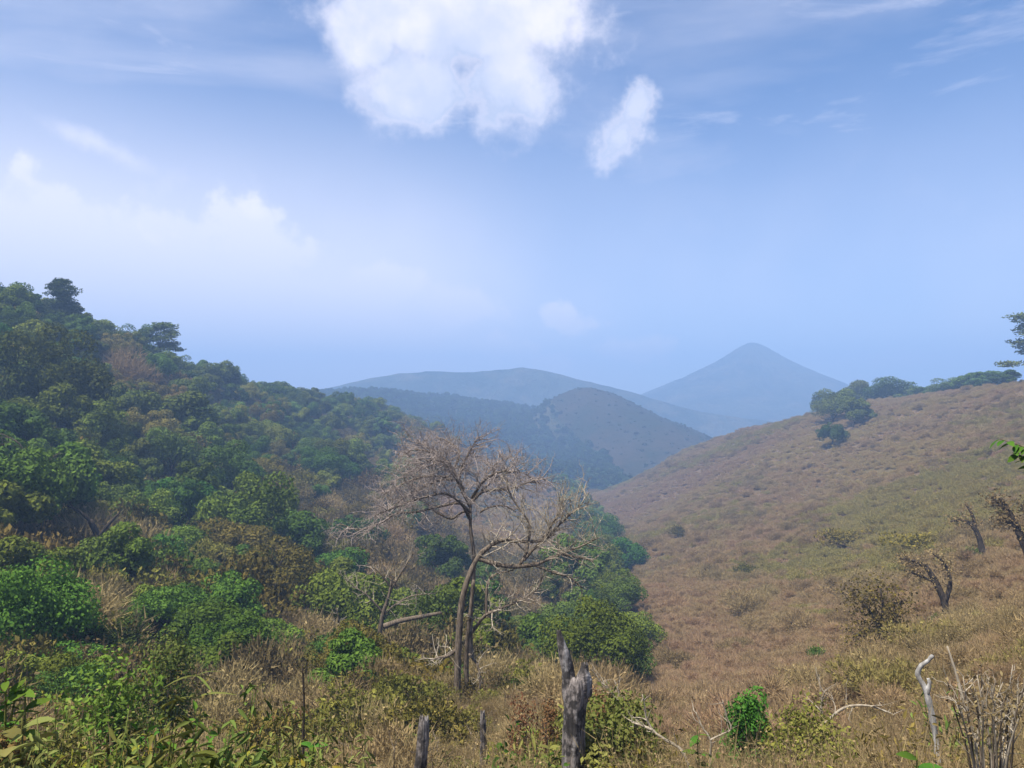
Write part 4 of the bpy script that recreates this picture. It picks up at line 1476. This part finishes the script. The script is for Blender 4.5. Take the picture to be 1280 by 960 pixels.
# the multi-stemmed bare shrub in the lower right corner
g = np.random.default_rng(51)
RS = 5.0
bp = at(1238, 1000, RS); bp[2] = gz(bp[0], bp[1])
e = empty('bare_shrub', bp); tag(e, 'many-stemmed bare shrub with dry buds in the lower right corner', 'shrub')
for i in range(22):
    x1 = 1178 + 118 * (i + g.random()) / 22; y1 = 815 + 55 * g.random() + (15 if x1 < 1200 else 0)
    x0 = 1222 + 34 * (i + g.random()) / 22
    dep = g.uniform(-.35, .35)
    P = px_path([(x0, 1035, dep * .2), (x0 + (x1 - x0) * .25 + g.normal(0, 2), 950, dep * .5), (x0 + (x1 - x0) * .6 + g.normal(0, 4), 890, dep), (x1, y1, dep)], RS) - bp
    b = MB()
    b.tube(P, np.linspace(2.6, .9, len(P)) * RS / F * .5, 5)
    st = b.build('stem', M['bark'] if i % 3 == 0 else M['pale_twig'], e, True)
    b = MB()
    sprout(b, P, .006, 6, .13, 0, g, .5, .8, .35)
    m = 22
    k = g.integers(len(P) // 2, len(P), m)
    b.leaves(P[k] + g.normal(0, .025, (m, 3)), unit(m, g), .035, .016, g.random(m), g, 1)
    b.build('buds', [M['pale_twig'], M['straw']], st)['kind'] = 'stuff'

# ------------------------------------------------------------------ near plants
g = np.random.default_rng(61)


def leaf_blade(L, W, mat, fold=.25, curl=.25):
    """A leaf with a folded midrib and a drooping tip, lying along +X."""
    ts = np.linspace(0, 1, 5)
    w = W * np.sin(np.pi * np.clip(ts * .92 + .06, 0, 1)) ** .8 * .5
    V, Q = [], []
    for t_, ww in zip(ts, w):
        z = -curl * L * t_ * t_
        V += [(L * t_, -ww, z + fold * ww), (L * t_, 0, z), (L * t_, ww, z + fold * ww)]
    for i in range(4):
        a = i * 3
        Q += [(a, a + 3, a + 4, a + 1), (a + 1, a + 4, a + 5, a + 2)]
    b = MB(); b.add(V, Q, 4, np.linspace(.35, .65, 8))
    return b.build('leaf', M[mat], link=False)


LEAF = {'broad': leaf_blade(.13, .065, 'weed'), 'bright': leaf_blade(.12, .055, 'bright'), 'narrow': leaf_blade(.17, .03, 'weed', .4, .4), 'cane': leaf_blade(.42, .036, 'weed', .5, .55),
        'yellow': leaf_blade(.11, .05, 'yellow')}


def leafy_plant(label, px, py, r, h, nleaf, kind, s=1.0, group=None, name='leafy_plant', mat='weed', stems=2, base_py=None):
    """A near plant: stems and single leaves. (px, py) is its top."""
    top = at(px, py, r)
    foot = top.copy(); foot[2] = max(gz(top[0], top[1]), top[2] - h)
    foot[2] = gz(top[0], top[1]) if h <= 0 else foot[2]
    H = top[2] - foot[2]
    e = empty(name, foot); tag(e, label, 'plant', group)
    for k in range(stems):
        a = g.uniform(0, 6.28); q = 0 if k == 0 else g.uniform(.05, .2)
        hh = H * (1 if k == 0 else g.uniform(.6, .95))
        P = smooth_path([(0, 0, -.1), (q * .4 * math.cos(a), q * .4 * math.sin(a), hh * .5), (q * math.cos(a), q * math.sin(a), hh)])
        b = MB(); b.tube(P, np.linspace(.009, .003, len(P)) * s, 5)
        b.build('stem', M[mat], e, True)
        n = nleaf // stems
        for i in range(n):
            t_ = .25 + .75 * (i + .5) / n
            p = P[min(len(P) - 1, int(t_ * (len(P) - 1)))]
            o = part('leaf', LEAF[kind], e)
            o.location = p
            o.rotation_euler = (g.normal(0, .3), g.normal(-.15, .35), i * 2.4 + g.normal(0, .4))
            sc_ = s * g.uniform(.7, 1.2)
            o.scale = (sc_,) * 3
    return e


leafy_plant('plant with large pale green leaves at the left edge above the weeds', 8, 822, 5.0, .55, 16, 'bright', 1.0)
leafy_plant('small plant with two bright leaves beside the pale-leaved plant at the left edge', 32, 848, 5.0, .35, 8, 'bright', 1.0, stems=1)
leafy_plant('broad-leaved weed with big round leaves at lower left', 28, 898, 4.2, .4, 12, 'broad', 1.25)
leafy_plant('tall green cane with long drooping leaves standing before the dry brush', 246, 818, 6.0, 1.3, 22, 'cane', .5, stems=1, name='cane_plant')
leafy_plant('green leafy weed at the foot of the thin dark stalk', 392, 905, 6.0, .7, 26, 'bright', .8)
leafy_plant('leafy weed with broad green leaves in front of the white forked twig', 872, 908, 6.2, .6, 18, 'bright', .9)
leafy_plant('bright green broad-leaved weed at the bottom edge under the bleached snag', 1146, 938, 5.4, .5, 16, 'bright', 1.2)
leafy_plant('spiky green weed left of the tall burnt stump', 664, 905, 7.2, .7, 22, 'narrow', .9)
leafy_plant('leafy weed touching the left side of the tall burnt stump', 686, 925, 6.3, .6, 20, 'broad', .8)
spots = [(70, 868, 5.2), (100, 880, 5.0), (128, 872, 5.4), (160, 898, 4.8), (185, 905, 5.2), (212, 900, 5.6), (235, 912, 5.0), (268, 895, 5.6), (290, 905, 5.8), (312, 925, 5.4),
         (60, 925, 4.0), (110, 930, 4.2), (150, 940, 4.0), (195, 935, 4.4), (250, 940, 4.6), (15, 940, 3.8), (330, 945, 5.0)]
where = ['behind the others beside the broad-leaved weed', 'near the big-leaved weed', 'in the middle of the weed bank', 'right of the weed bank centre', 'before the dry brush', 'left of the tall cane',
         'just under the tall cane', 'just right of the tall cane', 'right of the cane beside yellow leaves', 'at the right end of the weed bank',
         'at the bottom left below the big-leaved weed', 'along the bottom edge, second from left', 'along the bottom edge, third from left', 'along the bottom edge, fourth from left',
         'along the bottom edge under the cane', 'in the lower left corner', 'along the bottom edge at the weed bank end']
for i, ((px, py, r), w) in enumerate(zip(spots, where)):
    k = ('broad', 'narrow', 'bright', 'narrow', 'yellow')[i % 5]
    nm = {'broad': 'broad-leaved', 'narrow': 'narrow-leaved', 'bright': 'bright green', 'yellow': 'yellowing'}[k]
    leafy_plant(f'{nm} weed {w}', px, py, r, .6, 34, k, .45, 'leafy weeds of the near bank', mat='weed')

# a leafy branch reaching in at the right edge
bp = at(1345, 640, 6.0); bp[2] = gz(bp[0], bp[1])
e = empty('sapling', bp); tag(e, 'thin sapling whose green leaves reach in at the right edge', 'plant')
for pts in ([(1345, 960), (1340, 760), (1325, 620), (1300, 570), (1272, 556), (1250, 549)], [(1318, 600), (1300, 592), (1285, 575), (1268, 566)]):
    P = px_path(pts, 6.0) - bp
    b = MB(); b.tube(P, np.linspace(.014, .003, len(P)), 6)
    b.build('stem', M['bark'], e, True)
    for q in P[-9:]:
        o = part('leaf', LEAF['bright'], e)
        o.location = q; o.rotation_euler = (g.normal(0, .4), g.normal(.2, .3), g.uniform(2, 4.6)); o.scale = (.75,) * 3

# the thin dark stalk
bp = at(379, 935, 7.0); bp[2] = gz(bp[0], bp[1])
P = px_path([(379, 985), (379, 925), (380, 875), (378, 832)], 7.0) - bp
e = empty('dry_stalk', bp); tag(e, 'thin straight dark stalk standing in the dry brush', 'plant')
b = MB(); b.tube(P, np.linspace(4, 2, len(P)) * 7 / F * .5, 6); b.build('stem', M['bark_dark'], e, True)
b = MB(); sprout(b, P, .008, 5, .12, 0, g, .5, .8, .6); b.build('twigs', M['bark_dark'], e)['kind'] = 'stuff'

# small near bushes with fine leaves


def bush_crown(mat, seed, rw, h, nl, n, ls):
    q = np.random.default_rng(seed)
    D = unit(nl, q) * (q.random(nl) ** .4)[:, None]
    C = D * np.array([rw * .66, rw * .66, h * .42]) + np.array([0, 0, h * .5])
    lr = q.uniform(.28, .5, nl) * min(rw, h * .6)
    k = q.choice(nl, n, p=lr ** 2 / (lr ** 2).sum())
    d = unit(n, q); d[:, 2] += .25
    P = C[k] + d * (lr[k] * q.uniform(.6, 1.15, n))[:, None]
    P[:, 2] = np.maximum(P[:, 2], .02)
    Nn = d + .7 * q.standard_normal((n, 3)); Nn /= np.linalg.norm(Nn, axis=1)[:, None]
    b = MB()
    s_ = ls * q.uniform(.6, 1.4, n)
    b.leaves(P, Nn, s_, s_ * .55, np.clip(.5 + q.uniform(-.2, .2, nl)[k] + .2 * q.standard_normal(n), 0, 1), q, 0, .3)
    return b.build('foliage', mat, link=False)


def leafy_bush(label, px, py_top, py_base, w, r, mat, seed, n=5000, ls=.035, name='leafy_bush', nl=30):
    foot = at(px, py_base, r); foot[2] = min(foot[2], gz(foot[0], foot[1]) + .02)
    top = at(px, py_top, r)
    h = top[2] - foot[2]; rw = w * r / F * .5
    e = empty(name, foot); tag(e, label, 'bush')
    part('stems', stems_mesh('stems', M['bark_dark'], seed, 5, h * .8, rw * .7, .012), e)
    part('foliage', bush_crown(M[mat], seed, rw * 1.1, h * 1.06, nl, n, ls), e)
    return e


leafy_bush('small round bright green bush standing alone at lower right', 938, 846, 955, 62, 8.0, 'bright', 71, 6000, .042)
leafy_bush('low yellow-green bush right of the tall burnt stump', 775, 882, 985, 130, 7.0, 'weed', 72, 6000, .045)
leafy_bush('green weedy bush between the tall stump and the low yellow bush', 745, 920, 990, 60, 6.6, 'weed', 73, 2500, .05)
leafy_bush('olive weedy bush at the bottom between round bush and bleached snag', 1010, 890, 990, 130, 7.5, 'olive', 74, 4500, .04)
leafy_bush('green shrubby weed at the foot of the dark tree shade, far left', 130, 832, 900, 110, 9.0, 'mid', 75, 4000, .06)
leafy_bush('bushy pale green weed above the dry brush at left', 205, 792, 850, 90, 14.0, 'weed', 76, 4000, .07)
leafy_bush('brown-headed flowering weed left of the tall burnt stump', 655, 868, 940, 46, 9.0, 'rust', 77, 1800, .03)
leafy_bush('brown-headed flowering weed touching the tall burnt stump', 688, 872, 940, 36, 9.0, 'rust', 78, 1500, .03)
leafy_bush('brown-headed flowering weed right of the tall burnt stump', 748, 852, 930, 34, 9.0, 'rust', 79, 1500, .03)
leafy_bush('orange-leaved withered bush in the lower left corner', 6, 905, 975, 50, 4.6, 'rust', 80, 1200, .035)


def tuft_mesh(mat, seed, n=80, h=.7, rad=.16, w=.008, lean=.35, heads=0):
    q = np.random.default_rng(seed)
    b = MB()
    a = q.uniform(0, 6.28, n); d = rad * np.sqrt(q.random(n))
    P = np.stack([d * np.cos(a), d * np.sin(a), np.full(n, -.03)], 1)
    D = np.stack([lean * q.standard_normal(n) + P[:, 0] * 1.2, lean * q.standard_normal(n) + P[:, 1] * 1.2, np.ones(n)], 1)
    L = h * q.uniform(.4, 1.15, n)
    b.slivers(P, D, L, w * q.uniform(.7, 1.5, n), np.clip(q.normal(.5, .25, n), 0, 1), q)
    Dn = D / np.linalg.norm(D, axis=1)[:, None]
    k = q.integers(0, n, n)                         # side twiglets
    t_ = q.uniform(.35, .95, n)
    P2 = P[k] + Dn[k] * (L[k] * t_)[:, None]
    b.slivers(P2, Dn[k] + .8 * q.standard_normal((n, 3)), h * .22, w * .7, np.clip(q.normal(.55, .25, n), 0, 1), q)
    if heads:
        k = q.integers(0, n, heads * 8)
        P3 = P[k] + Dn[k] * (L[k] * q.uniform(.8, 1.0, heads * 8))[:, None] + .02 * q.standard_normal((heads * 8, 3))
        b.leaves(P3, unit(heads * 8, q), .03, .018, q.random(heads * 8), q)
    return b.build('tuft', M[mat], link=False)


def blades(b, C, Nn, L, W, tint, q):
    """Pointed leaves of two halves folded along the midrib."""
    n = len(C)
    X = q.standard_normal((n, 3)); X[:, 2] -= .5
    X -= (X * Nn).sum(1)[:, None] * Nn
    X /= np.linalg.norm(X, axis=1)[:, None] + 1e-9
    Y = np.cross(Nn, X)
    L, W = L[:, None], W[:, None]
    up = Nn * W * .22
    V = np.stack([C, C + X * L * .3 + Y * W * .5 + up, C + X * L * .65 + Y * W * .38 + up - Nn * L * .06, C + X * L - Nn * L * .2,
                  C + X * L * .65 - Y * W * .38 + up - Nn * L * .06, C + X * L * .3 - Y * W * .5 + up], 1)
    k = np.arange(n)[:, None] * 6
    Q = np.concatenate([k + np.array([[0, 1, 2, 3]]), k + np.array([[0, 3, 4, 5]])])
    b.add(V, Q, 4, np.concatenate([tint, tint]))


def weed_mesh(mat, seed, n=9, h=.6, leaf=.062, lw=.36, nl=20):
    q = np.random.default_rng(seed)
    b = MB()
    for i in range(n):
        a = q.uniform(0, 6.28); d = .2 * q.random(); hh = h * q.uniform(.6, 1.1)
        P = smooth_path([(d * math.cos(a), d * math.sin(a), -.05), (1.3 * d * math.cos(a), 1.3 * d * math.sin(a), hh * .5), (1.7 * d * math.cos(a), 1.7 * d * math.sin(a), hh)], 3)
        b.tube(P, np.linspace(.006, .002, len(P)), 3, .3)
        k = q.integers(1, len(P), nl)
        C = P[k] + q.standard_normal((nl, 3)) * np.array([.045, .045, .03])
        Nn = unit(nl, q) * .8; Nn[:, 2] += .8; Nn /= np.linalg.norm(Nn, axis=1)[:, None]
        s = leaf * q.uniform(.6, 1.3, nl)
        blades(b, C, Nn, s, s * lw, np.clip(q.normal(.5, .25, nl), 0, 1), q)
    return b.build('weed', M[mat], link=False)


def cover_near():
    q = np.random.default_rng(91)
    P = ring_points(1.6, 27, -260, 1600, lambda r: np.interp(r, [1.6, 8, 16, 27], [.24, .27, .40, .62]), q)
    r = np.hypot(P[:, 0], P[:, 1]); px = to_px(P[:, 0], P[:, 1])
    weedy = (px < 345) & (r < 7.5)
    before = ((px > 672) & (px < 758) & (r < 6.6)) | ((px > 500) & (px < 550) & (r < 5.5))     # nothing grows right in front of the stumps
    keep = ~(weedy & (q.random(len(P)) < .8)) & ~before
    P, r, px = P[keep], r[keep], px[keep]
    n = len(P)
    w = fbm(P[:, 0] * .3 + 4, P[:, 1] * .3, 3) + q.normal(0, .15, n)
    ms = [tuft_mesh('straw', 1, 80, .62), tuft_mesh('straw', 2, 60, .8, .2, .008, .28, 4), tuft_mesh('tan', 3, 90, .6, .2, .009, .5), tuft_mesh('tan', 4, 70, .75, .2, .008, .35, 5),
          tuft_mesh('mauve', 5, 80, .6, .2, .008, .5, 4), tuft_mesh('olive', 6, 60, .5, .2, .010, .5), tuft_mesh('weed', 7, 50, .45, .18, .012, .5),
          tuft_mesh('straw', 8, 16, 1.15, .22, .012, .16, 9), tuft_mesh('tan', 9, 14, 1.3, .25, .012, .22, 7), tuft_mesh('bark', 10, 12, 1.0, .2, .014, .3)]
    kind = np.where(w < -.12, q.integers(0, 2, n), np.where(w < .22, q.integers(2, 4, n), np.where(w < .42, 4, np.where(w < .58, 5, 6))))
    kind = np.where((q.random(n) < .13) & (r > 4.5), q.integers(7, 10, n), kind)
    kind = np.where((px > 850) & (kind < 2) & (q.random(n) < .6), 4, kind)
    sc = q.uniform(.55, 1.05, n) * np.interp(r, [2, 6, 25], [.55, .85, 1.1]) * np.where((np.abs(px - 585) < 45) & (r > 9) & (r < 19), .85, 1)
    scatter('dry_grass', P, q.uniform(0, 6.28, n), sc, kind, ms, 'dry straw-coloured grass and weeds over the near slope')
    # green weeds along the lower left and patches elsewhere
    P = ring_points(2.2, 9.5, -260, 1560, lambda r: np.interp(r, [2, 9.5], [.20, .34]), q)
    r = np.hypot(P[:, 0], P[:, 1]); px = to_px(P[:, 0], P[:, 1])
    w = fbm(P[:, 0] * .5 + 40, P[:, 1] * .5, 3)
    prob = np.where((px < 335) & (r < 7.8), .95, np.where((px > 630) & (px < 830) & (r < 8.5) & (r > 4.8), .30, np.where((px > 340) & (px < 430) & (r < 6.5), .6, np.where(w > .3, .12, .01))))
    prob = np.where(((px > 665) & (px < 762) & (r < 6.7)) | ((px > 495) & (px < 555) & (r < 5.6)), 0, prob)
    P = P[q.random(len(P)) < prob]
    n = len(P)
    ms = [weed_mesh('weed', 11), weed_mesh('weed', 12, 9, .7, .085, .24), weed_mesh('bright', 13, 7, .55, .06, .5), weed_mesh('yellow', 14, 7, .5, .055, .45), weed_mesh('mid', 15, 8, .5, .06, .5), weed_mesh('olive', 16, 9, .6, .065, .32)]
    scatter('green_weeds', P, q.uniform(0, 6.28, n), q.uniform(.6, 1.15, n), q.choice(6, n, p=[.28, .24, .12, .1, .12, .14]), ms, 'green leafy weeds massed over the near bank')
    # dry brush on the near slope down to the trees
    P = ring_points(7.5, 27, -260, 780, lambda r: np.interp(r, [7, 27], [.68, 1.15]), q)
    r = np.hypot(P[:, 0], P[:, 1]); px = to_px(P[:, 0], P[:, 1])
    ok = clear_of_heroes(P) & (q.random(len(P)) < .9)
    P, r, px = P[ok], r[ok], px[ok]
    n = len(P)
    ks = ['tan0', 'tan1', 'tan2', 'mauve0', 'mauve1', 'olive0', 'rust0', 'olive1', 'green0', 'yellow0', 'olive2']
    scatter('dry_brush', P - np.array([0, 0, .1]), q.uniform(0, 6.28, n), q.uniform(.28, .62, n) * np.interp(r, [7, 27], [.75, 1.6]) * np.where((np.abs(px - 585) < 55) & (r < 19), .6, 1), q.choice(11, n, p=[.15, .12, .12, .10, .07, .11, .04, .09, .09, .04, .07]), [BUSH[k] for k in ks],
            'dry tan brush on the near slope in front of the trees')


cover_near()

# ------------------------------------------------------------------ haze


def build_haze():
    x, y0, y1, z0, z1 = 1980, -1980, 1980, -128, 132
    V = [(sx * x, yy, zz) for zz in (z0, z1) for yy in (y0, y1) for sx in (-1, 1)]
    Fc = [(0, 2, 3, 1), (4, 5, 7, 6), (0, 1, 5, 4), (2, 6, 7, 3), (0, 4, 6, 2), (1, 3, 7, 5)]
    t = MT('haze_air')
    v = t.n('ShaderNodeVolumePrincipled')
    v.inputs['Color'].default_value = (0.37, 0.59, 1.0, 1)
    v.inputs['Absorption Color'].default_value = (0, 0, 0, 1)
    v.inputs['Density'].default_value = 0.00136
    out = t.n('ShaderNodeOutputMaterial')
    t.link(v.outputs[0], out.inputs['Volume'])
    o = link_mesh('haze', V, np.array(Fc).ravel(), np.full(6, 4), t.m)
    tag(o, 'blue haze filling the valley', kind='stuff')


build_haze()
